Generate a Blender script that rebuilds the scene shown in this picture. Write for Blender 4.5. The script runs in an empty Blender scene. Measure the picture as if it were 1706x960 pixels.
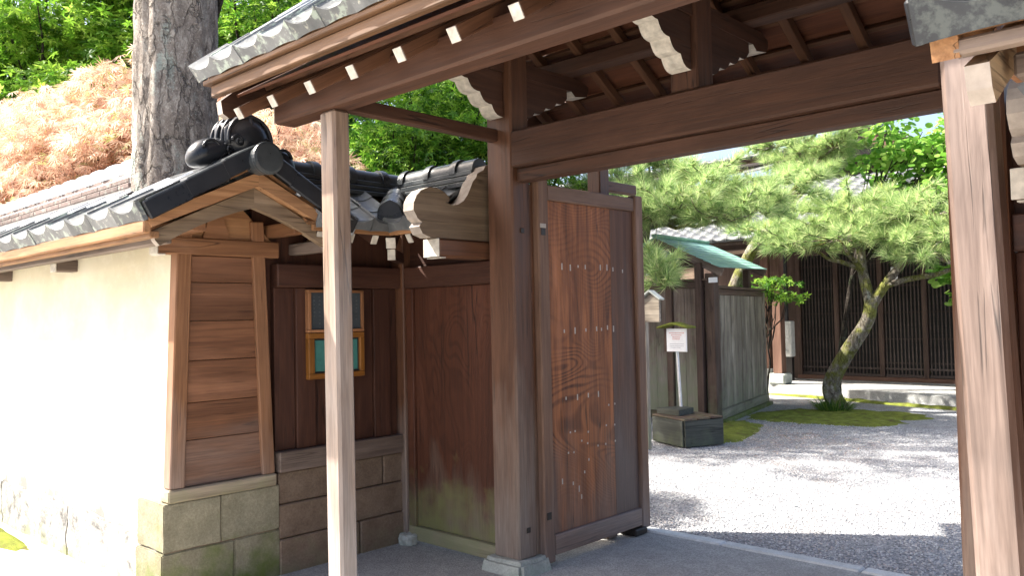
import bpy, bmesh, math, random
import numpy as np
from mathutils import Vector, Matrix, noise
random.seed(7); RNG = np.random.default_rng(7)
SC = bpy.context.scene
COL = SC.collection
R = math.radians

# ------------------------------------------------------------------ camera
YAW, PITCH, ROLL, FPX = .7554398, .0358184, -.0206965, 1379.47
fw = Vector((-math.sin(YAW)*math.cos(PITCH), math.cos(YAW)*math.cos(PITCH), math.sin(PITCH)))
r0 = Vector((math.cos(YAW), math.sin(YAW), 0)); u0 = r0.cross(fw)
rr = r0*math.cos(ROLL) + u0*math.sin(ROLL); uu = -r0*math.sin(ROLL) + u0*math.cos(ROLL)
cd = bpy.data.cameras.new('camera'); cam = bpy.data.objects.new('camera', cd); COL.objects.link(cam)
cam.matrix_world = Matrix(((rr.x, uu.x, -fw.x, 3.4443), (rr.y, uu.y, -fw.y, -3.6386), (rr.z, uu.z, -fw.z, 1.5), (0, 0, 0, 1)))
cd.sensor_width = 36; cd.lens = FPX/1706*36; cd.clip_start = .05; cd.clip_end = 500
SC.camera = cam
# ------------------------------------------------------------------ sky, sun, exposure
SUN = Vector((-.82, -.57, 0)).normalized(); EL = R(46)
tosun = Vector((SUN.x*math.cos(EL), SUN.y*math.cos(EL), math.sin(EL)))
w = bpy.data.worlds.new('World'); SC.world = w; w.use_nodes = True
nt = w.node_tree; bg = nt.nodes['Background']
sky = nt.nodes.new('ShaderNodeTexSky'); sky.sky_type = 'NISHITA'; sky.sun_disc = False
sky.sun_elevation = EL; sky.sun_rotation = math.atan2(SUN.x, SUN.y); sky.dust_density = 4.5; sky.air_density = .8; sky.ozone_density = .4
nt.links.new(sky.outputs[0], bg.inputs[0]); bg.inputs[1].default_value = .13
sl = bpy.data.lights.new('sun', 'SUN'); sl.energy = 5; sl.angle = R(.9); sl.color = (1, .95, .86)
so = bpy.data.objects.new('sun', sl); COL.objects.link(so); so.rotation_euler = tosun.to_track_quat('Z', 'Y').to_euler()
vs = SC.view_settings; vs.view_transform = 'Standard'; vs.look = 'None'; vs.gamma = 1; vs.exposure = 1.8
SC.cycles.max_bounces = 6; SC.cycles.diffuse_bounces = 4; SC.cycles.transparent_max_bounces = 6
SC.cycles.sample_clamp_indirect = 8

# ------------------------------------------------------------------ node helpers and materials
class G:
    def __init__(s, name):
        s.m = bpy.data.materials.new(name); s.m.use_nodes = True; s.t = s.m.node_tree
        s.p = s.t.nodes['Principled BSDF']; s.out = s.t.nodes['Material Output']
    def n(s, ty, *ins, **props):
        nd = s.t.nodes.new('ShaderNode'+ty)
        for k, v in props.items(): setattr(nd, k, v)
        for i, v in enumerate(ins):
            if v is None: continue
            s.set(nd.inputs[i], v)
        return nd
    def set(s, sock, v):
        if hasattr(v, 'is_output'): s.t.links.new(v, sock)
        elif isinstance(v, bpy.types.Node): s.t.links.new(v.outputs[0], sock)
        else:
            if sock.type == 'RGBA' and len(v) == 3: v = (*v, 1)
            sock.default_value = v
    def math(s, op, a, b=0.0, c=None, clamp=False):
        nd = s.n('Math', a, b, operation=op); nd.use_clamp = clamp
        if c is not None: s.set(nd.inputs[2], c)
        return nd.outputs[0]
    def noise(s, vec, scale=5, detail=4, rough=.55, dist=0):
        nd = s.n('TexNoise', vec); nd.inputs['Scale'].default_value = scale; nd.inputs['Detail'].default_value = detail
        nd.inputs['Roughness'].default_value = rough; nd.inputs['Distortion'].default_value = dist
        return nd.outputs[0]
    def ramp(s, fac, stops):
        nd = s.n('ValToRGB', fac); e = nd.color_ramp.elements
        while len(e) < len(stops): e.new(.5)
        for el, (pos, c) in zip(e, stops):
            el.position = pos; el.color = (*c, 1) if len(c) == 3 else c
        return nd.outputs[0]
    def mix(s, fac, a, b, mode='MIX'):
        nd = s.t.nodes.new('ShaderNodeMix'); nd.data_type = 'RGBA'; nd.blend_type = mode
        s.set(nd.inputs[0], fac); s.set(nd.inputs[6], a); s.set(nd.inputs[7], b)
        return nd.outputs[2]
    def range(s, v, a, b, c=0., d=1.):
        nd = s.n('MapRange', v, a, b, c, d); nd.clamp = True
        return nd.outputs[0]
    def bump(s, h, strength=.2, dist=.01):
        nd = s.n('Bump'); nd.inputs['Strength'].default_value = strength; nd.inputs['Distance'].default_value = dist
        s.set(nd.inputs['Height'], h); s.set(s.p.inputs['Normal'], nd.outputs[0])
    def base(s, col, rough=.6, spec=.4):
        s.set(s.p.inputs['Base Color'], col); s.set(s.p.inputs['Roughness'], rough); s.p.inputs['Specular IOR Level'].default_value = spec
        return s.m
    def coords(s):
        tc = s.n('TexCoord'); oi = s.n('ObjectInfo')
        r = oi.outputs['Random']
        cb = s.n('CombineXYZ', s.math('MULTIPLY', r, 53.), s.math('MULTIPLY', r, 31.), s.math('MULTIPLY', r, 17.))
        ad = s.n('VectorMath', tc.outputs['Object'], cb, operation='ADD')
        pz = s.n('SeparateXYZ', s.n('NewGeometry').outputs['Position'])
        return tc.outputs['Object'], ad.outputs[0], r, pz

def scale(g, vec, sc):
    mp = g.n('Mapping', vec); mp.inputs['Scale'].default_value = sc
    return mp.outputs[0]

def wood(name, c0, c1, grey=None, gz=(0, .8), moss=None, mz=(0, .3), rough=.6, spec=.3, sc=1., bump=.25, fig=0, figc=.9, stain=.35, vary=.16, fade=.35, crk=.8):
    g = G(name); loc, co, r, pz = g.coords()
    n1 = g.noise(scale(g, co, (1.1*sc, 24*sc, 24*sc)), 1, 6, .6, .9)
    fine = g.noise(scale(g, co, (5*sc, 110*sc, 110*sc)), 1, 3, .6)
    big = g.noise(co, 2.2, 3, .6)
    col = g.ramp(n1, [(.32, c0), (.66, c1)])
    h = g.math('ADD', fine, n1)
    if fig:
        f = g.noise(scale(g, co, (1.5, 4.2, 1)), 1, 1.3, .4, .5)
        s_ = g.math('SINE', g.math('MULTIPLY', f, fig))
        s_ = g.range(s_, -1, 1)
        lobe = g.range(g.noise(scale(g, co, (1.3, 2.2, 1)), 1, 2), .40, .62)
        fc = g.ramp(s_, [(.05, tuple(x*.6 for x in c0)), (.55, c1)])
        col = g.mix(g.math('MULTIPLY', g.math('MULTIPLY', lobe, g.range(pz.outputs[2], 2.15, 1.35, .2, 1.)), figc), col, fc)
        h = g.math('ADD', h, g.math('MULTIPLY', s_, .6))
    col = g.mix(g.math('MULTIPLY', g.range(big, .45, .75), stain), col, tuple(x*.45 for x in c0))
    col = g.mix(g.range(fine, .3, .62, .32, 0), col, tuple(x*.35 for x in c0))
    fd = g.noise(scale(g, co, (.8, 4.5, 4.5)), 1, 5, .62, .4)
    lum = sum(c1)/3
    col = g.mix(g.range(fd, .50, .72, 0, fade), col, tuple(min(1, x*1.6+lum*.3) for x in c1))
    ck = g.math('ABSOLUTE', g.math('SUBTRACT', g.noise(scale(g, co, (.45, 13, 13)), 1, 2.5, .5, .3), .5))
    ckm = g.math('MULTIPLY', g.range(ck, .012, .0), g.range(g.noise(co, 2.6, 3), .48, .60))
    col = g.mix(g.math('MULTIPLY', ckm, crk), col, tuple(x*.15 for x in c0))
    h = g.math('SUBTRACT', h, g.math('MULTIPLY', ckm, 2.5))
    if grey:
        a = g.range(pz.outputs[2], gz[1], gz[0])
        a = g.math('ADD', a, g.math('MULTIPLY', g.math('SUBTRACT', g.noise(scale(g, co, (1.2, 6, 6)), 1, 4), .5), 1.5))
        a = g.range(a, .25, .95, 0, .8)
        gc = g.mix(g.range(fine, .3, .7), tuple(x*.6 for x in grey), grey)
        col = g.mix(a, col, gc)
    if moss:
        a = g.math('ADD', g.range(pz.outputs[2], mz[1], mz[0]), g.math('MULTIPLY', g.math('SUBTRACT', g.noise(co, 6, 5), .5), 1.6))
        col = g.mix(g.range(a, .45, 1.05, 0, .75), col, moss)
    hv = g.n('HueSaturation'); g.set(hv.inputs['Value'], g.range(r, 0, 1, 1-vary, 1+vary)); g.set(hv.inputs['Color'], col)
    g.bump(h, bump, .004)
    return g.base(hv.outputs[0], g.range(fine, .2, .8, rough-.1, rough+.15), spec)

def stone(name, c0, c1, moss=None, mz=(0, .5), sc=9, rough=.85, bump=.5, mossamt=.8):
    g = G(name); loc, co, r, pz = g.coords()
    n = g.noise(co, sc, 8, .65); f = g.noise(co, sc*8, 4, .7)
    col = g.ramp(n, [(.3, c0), (.7, c1)])
    col = g.mix(g.range(f, .35, .65, .35, 0), col, tuple(x*.55 for x in c0))
    if moss:
        a = g.math('ADD', g.range(pz.outputs[2], mz[1], mz[0]), g.math('MULTIPLY', g.math('SUBTRACT', g.noise(co, 5, 6), .5), 1.9))
        col = g.mix(g.range(a, .4, 1., 0, mossamt), col, moss)
    hv = g.n('HueSaturation'); g.set(hv.inputs['Value'], g.range(r, 0, 1, .86, 1.12)); g.set(hv.inputs['Color'], col)
    g.bump(g.math('ADD', n, g.math('MULTIPLY', f, .5)), bump, .012)
    return g.base(hv.outputs[0], rough, .25)

def tilemat(name, c0, c1, lichen=0, rough=.36, spec=.6):
    g = G(name); loc, co, r, pz = g.coords()
    n = g.noise(co, 7, 6, .6); f = g.noise(co, 70, 3, .6)
    col = g.ramp(n, [(.3, c0), (.7, c1)])
    if lichen:
        a = g.math('ADD', g.noise(co, 14, 6, .65), g.math('MULTIPLY', g.noise(co, 3, 2), .5))
        col = g.mix(g.range(a, .80, .88, 0, lichen), col, (.33, .38, .33))
        col = g.mix(g.range(g.noise(co, 30, 4), .6, .68, 0, lichen*.8), col, (.42, .42, .36))
    hv = g.n('HueSaturation'); g.set(hv.inputs['Value'], g.range(r, 0, 1, .75, 1.25)); g.set(hv.inputs['Color'], col)
    g.bump(g.math('ADD', n, f), .12, .006)
    return g.base(hv.outputs[0], g.range(n, .3, .7, rough-.08, rough+.15), spec)

def leafmat(name, stops, trans=.4, rough=.5, spec=.3):
    g = G(name); ge = g.n('NewGeometry')
    col = g.ramp(ge.outputs['Random Per Island'], stops)
    g.base(col, rough, spec)
    tr = g.n('BsdfTranslucent', g.mix(.35, col, (1., .9, .25), 'MULTIPLY'))
    tr = g.n('BsdfTranslucent', col)
    mx = g.n('MixShader', trans, g.p.outputs[0], tr.outputs[0])
    g.t.links.new(mx.outputs[0], g.out.inputs[0])
    return g.m

def plain(name, col, rough=.6, spec=.4, metal=0, var=.15, sc=20):
    g = G(name); loc, co, r, pz = g.coords()
    n = g.noise(co, sc, 5, .6)
    c = g.mix(g.range(n, .3, .7), tuple(x*(1-var) for x in col), tuple(min(1, x*(1+var)) for x in col))
    g.p.inputs['Metallic'].default_value = metal
    g.bump(n, .1, .004)
    return g.base(c, rough, spec)

GREY = (.34, .29, .25)
M = {}
M['gate'] = wood('gate_wood', (0.0784, 0.0334, 0.0176), (0.1366, 0.0604, 0.0317), grey=(.30, .25, .215), gz=(-.1, 1.7), stain=.25, spec=.4, rough=.5)
M['beam'] = wood('beam_wood', (0.0497, 0.0216, 0.0128), (0.0886, 0.0392, 0.0224), stain=.25, spec=.35)
M['front'] = wood('front_post_wood', (0.1620, 0.1029, 0.0736), (0.3024, 0.2107, 0.1520), grey=(.42, .385, .37), gz=(-.4, 3.4), spec=.5, rough=.42, stain=.2)
M['frontbrown'] = wood('shaded_worn_brown_wood', (.095, .062, .050), (.20, .145, .122), grey=(.33, .30, .29), gz=(-.5, 2.2), spec=.6, rough=.36, stain=.6, fade=.7, crk=1.)  # worn brown wood; the darker colour also paints in soft shade on this post
M['rafter'] = wood('rafter_wood', (0.0810, 0.0353, 0.0184), (0.1404, 0.0647, 0.0336), stain=.2)
M['soffit'] = wood('soffit_board', (0.0810, 0.0274, 0.0144), (0.1350, 0.0490, 0.0240), stain=.2)
M['door'] = wood('door_panel_wood', (.085, .028, .012), (.34, .125, .045), grey=(.18, .14, .12), gz=(-.15, .95), fig=290, figc=.85, stain=.15, bump=.4)
M['doorplain'] = wood('door_side_board', (0.0907, 0.0377, 0.0211), (0.1685, 0.0776, 0.0422), grey=(.18, .145, .135), gz=(.2, 2.1), stain=.15)
M['doorframe'] = wood('door_frame_wood', (0.1094, 0.0595, 0.0389), (0.1895, 0.1098, 0.0734), grey=(.25, .21, .195), gz=(-.2, 1.0), stain=.2)
M['booth'] = wood('booth_wood', (0.1458, 0.0647, 0.0288), (0.2538, 0.1196, 0.0560), grey=(.29, .225, .19), gz=(.3, 1.5), stain=.2)
M['boothplank'] = wood('booth_plank_wood', (0.1080, 0.0441, 0.0208), (0.2052, 0.0902, 0.0432), grey=(.19, .145, .125), gz=(.35, 1.35), stain=.3)
M['barge'] = wood('bargeboard_wood', (0.1264, 0.0838, 0.0518), (0.2916, 0.2117, 0.1368), stain=.55, sc=.7)
M['warm'] = wood('fresh_eave_wood', (0.2160, 0.0980, 0.0400), (0.3888, 0.2058, 0.0960), stain=.3)
M['eave'] = wood('weathered_eave_wood', (0.1296, 0.0588, 0.0240), (0.2916, 0.1470, 0.0640), stain=.5)
M['dark'] = wood('dark_recess_board', (0.0356, 0.0132, 0.0084), (0.0670, 0.0265, 0.0152), stain=.3)  # recess wood painted darker for sky blocked by surroundings that are not modelled
M['panelwood'] = wood('recess_panel_wood', (0.0497, 0.0167, 0.0088), (0.0950, 0.0323, 0.0160), fig=120, figc=.35, moss=(.16, .17, .06), mz=(.05, .75), grey=(.23, .19, .15), gz=(0, .8), stain=.2)  # recess panel, likewise darkened in colour for the blocked sky
M['sill'] = wood('grey_sill_wood', (.10, .07, .056), (.18, .135, .11), stain=.3)
M['sillmoss'] = wood('mossy_sill_wood', (.22, .17, .12), (.36, .30, .22), moss=(.22, .23, .12), mz=(.3, .9))
M['carve'] = wood('carved_board_wood', (0.1188, 0.0804, 0.0528), (0.2052, 0.1470, 0.0960), stain=.25)
M['fence'] = wood('fence_board_wood', (.10, .072, .058), (.26, .205, .17), grey=(.36, .33, .29), gz=(.3, 1.3), moss=(.21, .24, .15), mz=(.2, 2.2), stain=.5)
M['fencegreen'] = wood('green_grey_fence_wood', (.13, .10, .075), (.34, .295, .235), moss=(.24, .26, .17), mz=(-.2, 1.5), stain=.55, fade=.6)
M['fencepost'] = wood('fence_post_wood', (.12, .068, .048), (.22, .14, .10), moss=(.2, .22, .13), mz=(0, 1.2))
M['boxwood'] = wood('dark_box_wood', (.035, .038, .032), (.085, .09, .075), moss=(.10, .12, .07), mz=(-.1, .3), stain=.4)
M['fencepost'] = wood('fence_post_wood', (.065, .038, .028), (.13, .085, .064), moss=(.14, .155, .09), mz=(-.1, .9))
M['house'] = wood('house_wood', (.06, .035, .027), (.12, .075, .058), stain=.3)
M['housewarm'] = wood('house_post_wood', (.12, .06, .04), (.22, .12, .085), stain=.3)
M['lattice'] = wood('lattice_wood', (0.0510, 0.0372, 0.0330), (0.0960, 0.0720, 0.0630), stain=.2)
M['paintwhite'] = plain('white_painted_endgrain', (.50, .46, .40), .75, .2, var=.3)
M['paintgrey'] = plain('chalky_end_paint', (.36, .31, .27), .75, .2, var=.2)
M['tile'] = tilemat('roof_tile', (.26, .28, .31), (.42, .44, .48), .25, rough=.3, spec=.8)
M['tilegate'] = tilemat('lichen_roof_tile', (.20, .21, .23), (.38, .395, .42), .75, rough=.35, spec=.7)
M['tilewing'] = tilemat('wing_roof_tile', (.07, .078, .085), (.16, .17, .18), .2, rough=.35, spec=.6)
M['tileeave'] = tilemat('shaded_lichen_eave_tile', (.09, .095, .10), (.22, .225, .225), 1., rough=.6, spec=.3)  # heavy lichen, plus a darker base painting in the shade of grazing sun
M['fascia'] = wood('dark_eave_wood', (.085, .042, .020), (.19, .10, .05), stain=.6)
M['tileright'] = tilemat('dark_right_eave_tile', (.018, .020, .024), (.05, .055, .062), .12, rough=.55, spec=.3)  # right eave row, much darker than the left one
M['tileblack'] = tilemat('black_smoked_tile', (.010, .011, .014), (.024, .026, .031), 0, rough=.28, spec=.35)
M['tiledark'] = tilemat('dark_ridge_tile', (.022, .025, .029), (.05, .056, .058), 0, rough=.3, spec=.45)
M['noshi'] = tilemat('ridge_course_tile', (.10, .072, .064), (.18, .135, .12), .3, rough=.7, spec=.2)
M['housetile'] = tilemat('house_roof_tile', (.075, .078, .085), (.15, .153, .16), .2, rough=.5)
M['mortar'] = plain('ridge_mortar', (.62, .58, .54), .9, .1)
M['stone'] = stone('mossy_base_stone', (.19, .17, .115), (.32, .29, .205), moss=(.11, .15, .025), mz=(-.1, .52), mossamt=.9)
M['stonetan'] = stone('tan_base_stone', (.16, .11, .078), (.25, .185, .135), moss=(.17, .18, .10), mz=(-.2, .4), mossamt=.6, bump=.25)
M['stonegrey'] = stone('grey_foot_stone', (.32, .34, .31), (.52, .54, .50), moss=(.25, .33, .24), mz=(-.05, .1), mossamt=.5)
M['stonepale'] = stone('pale_wall_stone', (.10, .10, .10), (.72, .70, .65), moss=(.30, .33, .07), mz=(-.1, .2), mossamt=.7, bump=.9)
M['kerb'] = stone('kerb_stone', (.52, .54, .54), (.70, .72, .72), sc=14, bump=.3)
M['metal'] = plain('dark_iron', (.05, .045, .042), .5, .5, .8)
M['nail'] = plain('pale_nail_filling', (.42, .38, .34), .7, .3)
M['black'] = plain('black_frame', (.025, .024, .024), .5)
M['slate'] = plain('slate_board', (.045, .055, .062), .5, .4)
M['orange'] = wood('orange_varnish_wood', (.20, .075, .014), (.30, .125, .026), stain=.15, rough=.4)
M['frame'] = wood('brown_frame_wood', (.20, .085, .035), (.33, .15, .065), stain=.15)
M['teal'] = plain('teal_panel', (.055, .20, .175), .35, .5)
M['chalk'] = plain('faded_lettering', (.085, .095, .10), .8)
M['paper'] = plain('white_sign_paper', (.80, .81, .83), .6, .3, var=.04)
M['inkred'] = plain('red_print', (.62, .28, .25), .7)
M['inkgrey'] = plain('grey_print', (.45, .46, .50), .7)
M['whitepost'] = plain('white_painted_post', (.72, .72, .72), .5, .4, var=.12)
M['meter'] = plain('grey_meter_case', (.55, .55, .52), .5)
M['glass'] = plain('dark_window', (.02, .022, .026), .12, .6)

g = G('plaster'); loc, co, r, pz = g.coords()
n = g.noise(loc, 1.3, 6, .6); f = g.noise(loc, 40, 5, .6); st = g.noise(scale(g, loc, (3.5, 3.5, .5)), 1, 5)
c = g.mix(g.range(n, .35, .65), (.60, .53, .37), (.76, .695, .53)); c = g.mix(g.range(st, .45, .72, 0, .55), c, (.48, .45, .37)); c = g.mix(g.range(g.noise(loc, 6, 7, .7, .5), .5, .7, 0, .3), c, (.80, .76, .64))
low = g.math('ADD', g.range(pz.outputs[2], .62, .25), g.math('MULTIPLY', g.math('SUBTRACT', g.noise(loc, 4.5, 7, .65), .5), 2.2))
c = g.mix(g.range(low, .62, .86, 0, .9), c, (.13, .135, .14))
g.bump(g.math('ADD', n, g.math('MULTIPLY', f, .3)), .25, .012); M['plaster'] = g.base(c, .92, .15)

g = G('copper'); loc, co, r, pz = g.coords(); n = g.noise(co, 6, 6, .6)
c = g.ramp(n, [(.3, (.14, .30, .26)), (.55, (.26, .46, .40)), (.75, (.42, .58, .52))]); M['copper'] = g.base(c, .5, .5)

def groundmat(name, c0, c1, c2, vs_, bump, wearcol=None):
    g = G(name); ge = g.n('NewGeometry'); po = ge.outputs['Position']
    v = g.n('TexVoronoi', po); v.inputs['Scale'].default_value = vs_; v.inputs['Randomness'].default_value = 1
    sp = g.n('SeparateColor', v.outputs['Color'])
    col = g.ramp(sp.outputs[0], [(0, c0), (.5, c1), (1, c2)])
    n = g.noise(po, 1.6, 6, .6)
    if wearcol: col = g.mix(g.range(n, .5, .68, 0, .55), col, wearcol)
    col = g.mix(g.range(g.noise(po, 9, 5), .4, .7, .25, 0), col, tuple(x*.5 for x in c0))
    hgt = g.math('ADD', g.math('MULTIPLY', v.outputs['Distance'], -1.), g.math('MULTIPLY', sp.outputs[1], .5))
    g.bump(hgt, bump, .02)
    return g.base(col, .9, .2)
M['gravel'] = groundmat('gravel', (.24, .243, .256), (.42, .423, .438), (.62, .615, .62), 70, .9, (.30, .255, .235))
M['concrete'] = groundmat('concrete', (.27, .27, .262), (.37, .37, .36), (.50, .50, .485), 150, .3, (.29, .285, .275))
M['street'] = groundmat('street_paving', (.44, .42, .38), (.52, .50, .45), (.60, .57, .52), 110, .3, (.45, .43, .38))
M['pebble'] = stone('pebble', (.2, .2, .215), (.5, .5, .52), sc=25, bump=.2)
g = G('pebbles'); ge = g.n('NewGeometry')
M['pebble'] = g.base(g.ramp(ge.outputs['Random Per Island'], [(0, (.19, .193, .205)), (.45, (.42, .422, .438)), (.8, (.62, .62, .625)), (1, (.50, .43, .40))]), .85, .25)
g = G('moss'); ge = g.n('NewGeometry'); po = ge.outputs['Position']; n = g.noise(po, 7, 7, .65); f = g.noise(po, 90, 4, .7)
c = g.ramp(n, [(.3, (.17, .13, .06)), (.42, (.20, .22, .05)), (.58, (.29, .33, .06)), (.75, (.38, .38, .16))]); c = g.mix(g.range(f, .3, .6, .5, 0), c, (.05, .07, .015))
g.bump(g.math('ADD', n, f), .9, .03); M['moss'] = g.base(c, .95, .1)

def barkmat(name, c0, c1, lich, moss=None, sc=1.):
    g = G(name); loc, co, r, pz = g.coords()
    wv = scale(g, loc, (1, 1, .30))
    w1 = g.n('VectorMath', g.n('TexNoise', wv, None, 5.*sc).outputs[1], (.30/sc, .30/sc, .30/sc), operation='MULTIPLY')
    w2 = g.n('VectorMath', g.n('TexNoise', loc, None, 26.*sc).outputs[1], (.05/sc, .05/sc, .05/sc), operation='MULTIPLY')
    nz = g.n('VectorMath', g.n('VectorMath', wv, w1, operation='ADD'), w2, operation='ADD')
    v = g.n('TexVoronoi', nz.outputs[0], feature='DISTANCE_TO_EDGE'); v.inputs['Scale'].default_value = 11*sc
    n = g.noise(scale(g, loc, (1, 1, .5)), 16*sc, 9, .72); f = g.noise(loc, 75*sc, 6, .75)
    col = g.ramp(n, [(.30, tuple(x*.6 for x in c0)), (.48, c0), (.70, c1)])
    a = g.math('ADD', g.noise(scale(g, loc, (1, 1, .40)), 4.5*sc, 7, .7), g.math('MULTIPLY', g.math('SUBTRACT', f, .5), .25))
    col = g.mix(g.range(a, .55, .63, 0, .75), col, lich)
    col = g.mix(g.range(f, .55, .72, 0, .6), col, tuple(min(1, x*1.9) for x in c1))
    col = g.mix(g.range(f, .45, .30, 0, .6), col, tuple(x*.35 for x in c0))
    if moss:
        col = g.mix(g.range(g.noise(loc, 3.2*sc, 6, .65), .45, .57, 0, .9), col, moss)
    lost = g.range(g.noise(loc, 7*sc, 4, .6), .38, .62)
    crack = g.range(v.outputs[0], .0, .06)
    crack = g.math('MAXIMUM', crack, g.math('MULTIPLY', lost, .75))
    col = g.mix(g.math('ADD', g.math('MULTIPLY', crack, .75), .25, clamp=True), tuple(x*.18 for x in c0), col)
    g.bump(g.math('ADD', g.math('MULTIPLY', crack, .8), g.math('ADD', g.math('MULTIPLY', n, 1.1), g.math('MULTIPLY', f, .6))), 1., .04)
    return g.base(col, .92, .15)
M['bark'] = barkmat('old_bark', (.30, .255, .22), (.60, .54, .475), (.47, .55, .49))
M['pinebark'] = barkmat('mossy_pine_bark', (.22, .185, .14), (.50, .47, .40), (.48, .52, .45), moss=(.22, .23, .05), sc=1.6)
M['darkbark'] = barkmat('dark_bark', (.045, .036, .03), (.10, .085, .07), (.16, .19, .12), sc=1.5)
M['leaf_green'] = leafmat('maple_leaf_green', [(0, (.035, .11, .012)), (.35, (.08, .21, .02)), (.7, (.17, .34, .03)), (1, (.32, .50, .07))], .5)
M['leaf_lime'] = leafmat('maple_leaf_lime', [(0, (.06, .16, .015)), (.4, (.14, .30, .025)), (.8, (.27, .45, .05)), (1, (.42, .58, .10))], .55)
M['leaf_dark'] = leafmat('maple_leaf_dark', [(0, (.02, .06, .012)), (.5, (.045, .125, .018)), (1, (.10, .22, .03))], .4)
M['leaf_red'] = leafmat('laceleaf_red', [(0, (.40, .20, .14)), (.3, (.62, .38, .27)), (.65, (.78, .56, .42)), (.88, (.84, .70, .50)), (.94, (.50, .46, .20)), (1, (.25, .36, .10))], .5)
M['leaf_round'] = leafmat('round_leaf', [(0, (.09, .24, .03)), (.5, (.22, .44, .06)), (1, (.42, .60, .14))], .55)
M['needle'] = leafmat('pine_needle', [(0, (.13, .25, .07)), (.45, (.34, .48, .17)), (.8, (.56, .66, .30)), (1, (.70, .72, .38))], .45)
M['candle'] = leafmat('pine_candle', [(0, (.34, .44, .08)), (1, (.52, .56, .14))], .35)
M['grass'] = leafmat('grass_blade', [(0, (.05, .12, .02)), (.6, (.12, .22, .04)), (1, (.25, .34, .07))], .35)

# ------------------------------------------------------------------ object helpers
WM = {}
def V(*a): return Vector(a)
def link(name, mesh, mat, parent, MW):
    o = bpy.data.objects.new(name, mesh); COL.objects.link(o)
    if mat is not None and mesh is not None and not mesh.materials: mesh.materials.append(M[mat] if isinstance(mat, str) else mat)
    if mat is not None and mesh is not None and mesh.materials[0] is not M.get(mat, mat):
        o.material_slots[0].link = 'OBJECT'; o.material_slots[0].material = M[mat]
    if parent is not None:
        o.parent = parent; o.matrix_parent_inverse = WM[parent.name].inverted()
    o.matrix_basis = MW; WM[o.name] = MW.copy()
    return o
def tag(o, label, cat, group=None):
    o['label'] = label; o['category'] = cat
    if group: o['group'] = group
    return o
def kind(o, k): o['kind'] = k; return o
def thing(name, label, cat, loc, group=None):
    o = link(name, None, None, None, Matrix.Translation(loc)); o.empty_display_size = .1
    return tag(o, label, cat, group)
CACHE = {}
def boxmesh(L, w_, h, b):
    k = (round(L, 3), round(w_, 3), round(h, 3), round(b, 4))
    if k in CACHE: return CACHE[k]
    bm = bmesh.new(); bmesh.ops.create_cube(bm, size=1)
    for v in bm.verts: v.co = V(v.co.x*L, v.co.y*w_, v.co.z*h)
    if b > 0: bmesh.ops.bevel(bm, geom=bm.edges[:], offset=min(b, .3*min(L, w_, h)), segments=1, affect='EDGES')
    me = bpy.data.meshes.new('box'); bm.to_mesh(me); bm.free(); CACHE[k] = me
    return me
def getbox(L, w_, h, b, mat):
    me = boxmesh(L, w_, h, b); k = (me.name, mat)
    if k not in CACHE:
        m2 = me.copy(); m2.materials.clear(); m2.materials.append(M[mat]); CACHE[k] = m2
    return CACHE[k]
def frame(o, x, y, z):
    return Matrix(((x.x, y.x, z.x, o.x), (x.y, y.y, z.y, o.y), (x.z, y.z, z.z, o.z), (0, 0, 0, 1)))
def beam(name, parent, mat, p0, p1, w_, h, up=(0, 0, 1), b=.006):
    p0, p1 = Vector(p0), Vector(p1); x = (p1-p0); L = x.length; x.normalize()
    y = Vector(up).cross(x).normalized(); z = x.cross(y)
    return link(name, getbox(L, w_, h, b, mat), mat, parent, frame((p0+p1)/2, x, y, z))
def box(name, parent, mat, X, Y, Z, b=.006, axis=None):
    s = [abs(X[1]-X[0]), abs(Y[1]-Y[0]), abs(Z[1]-Z[0])]; c = V(sum(X)/2, sum(Y)/2, sum(Z)/2)
    a = axis if axis is not None else s.index(max(s))
    e = [V(1, 0, 0), V(0, 1, 0), V(0, 0, 1)]
    return link(name, getbox(s[a], s[(a+1) % 3], s[(a+2) % 3], b, mat), mat, parent, frame(c, e[a], e[(a+1) % 3], e[(a+2) % 3]))
def poly(name, parent, mat, o, A, B, pts, t, mat2=None, edges2=()):
    """prism: outline pts in plane (A,B) at o, thickness t along A x B; side faces listed in edges2 take mat2"""
    A = Vector(A).normalized(); B = Vector(B).normalized(); Nn = A.cross(B)
    bm = bmesh.new(); n_ = len(pts)
    lo = [bm.verts.new((p[0], p[1], 0)) for p in pts]; hi = [bm.verts.new((p[0], p[1], t)) for p in pts]
    bm.faces.new(lo[::-1]); bm.faces.new(hi)
    for i in range(n_):
        f_ = bm.faces.new((lo[i], lo[(i+1) % n_], hi[(i+1) % n_], hi[i]))
        if i in edges2: f_.material_index = 1
    bmesh.ops.recalc_face_normals(bm, faces=bm.faces[:])
    me = bpy.data.meshes.new(name); bm.to_mesh(me); bm.free()
    me.materials.append(M[mat])
    if mat2: me.materials.append(M[mat2])
    return link(name, me, mat, parent, frame(Vector(o), A, B, Nn))
def npmesh(name, verts, faces, mats, smooth=False):
    """faces: (n,k) index array"""
    verts = np.asarray(verts, dtype=np.float32); faces = np.asarray(faces, dtype=np.int32)
    me = bpy.data.meshes.new(name); n_, k = faces.shape
    me.vertices.add(len(verts)); me.vertices.foreach_set('co', verts.ravel())
    me.loops.add(n_*k); me.loops.foreach_set('vertex_index', faces.ravel())
    me.polygons.add(n_); me.polygons.foreach_set('loop_start', np.arange(0, n_*k, k, dtype=np.int32))
    me.polygons.foreach_set('use_smooth', np.full(n_, smooth)); me.update(calc_edges=True)
    me.materials.append(M[mats]); return me
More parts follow.
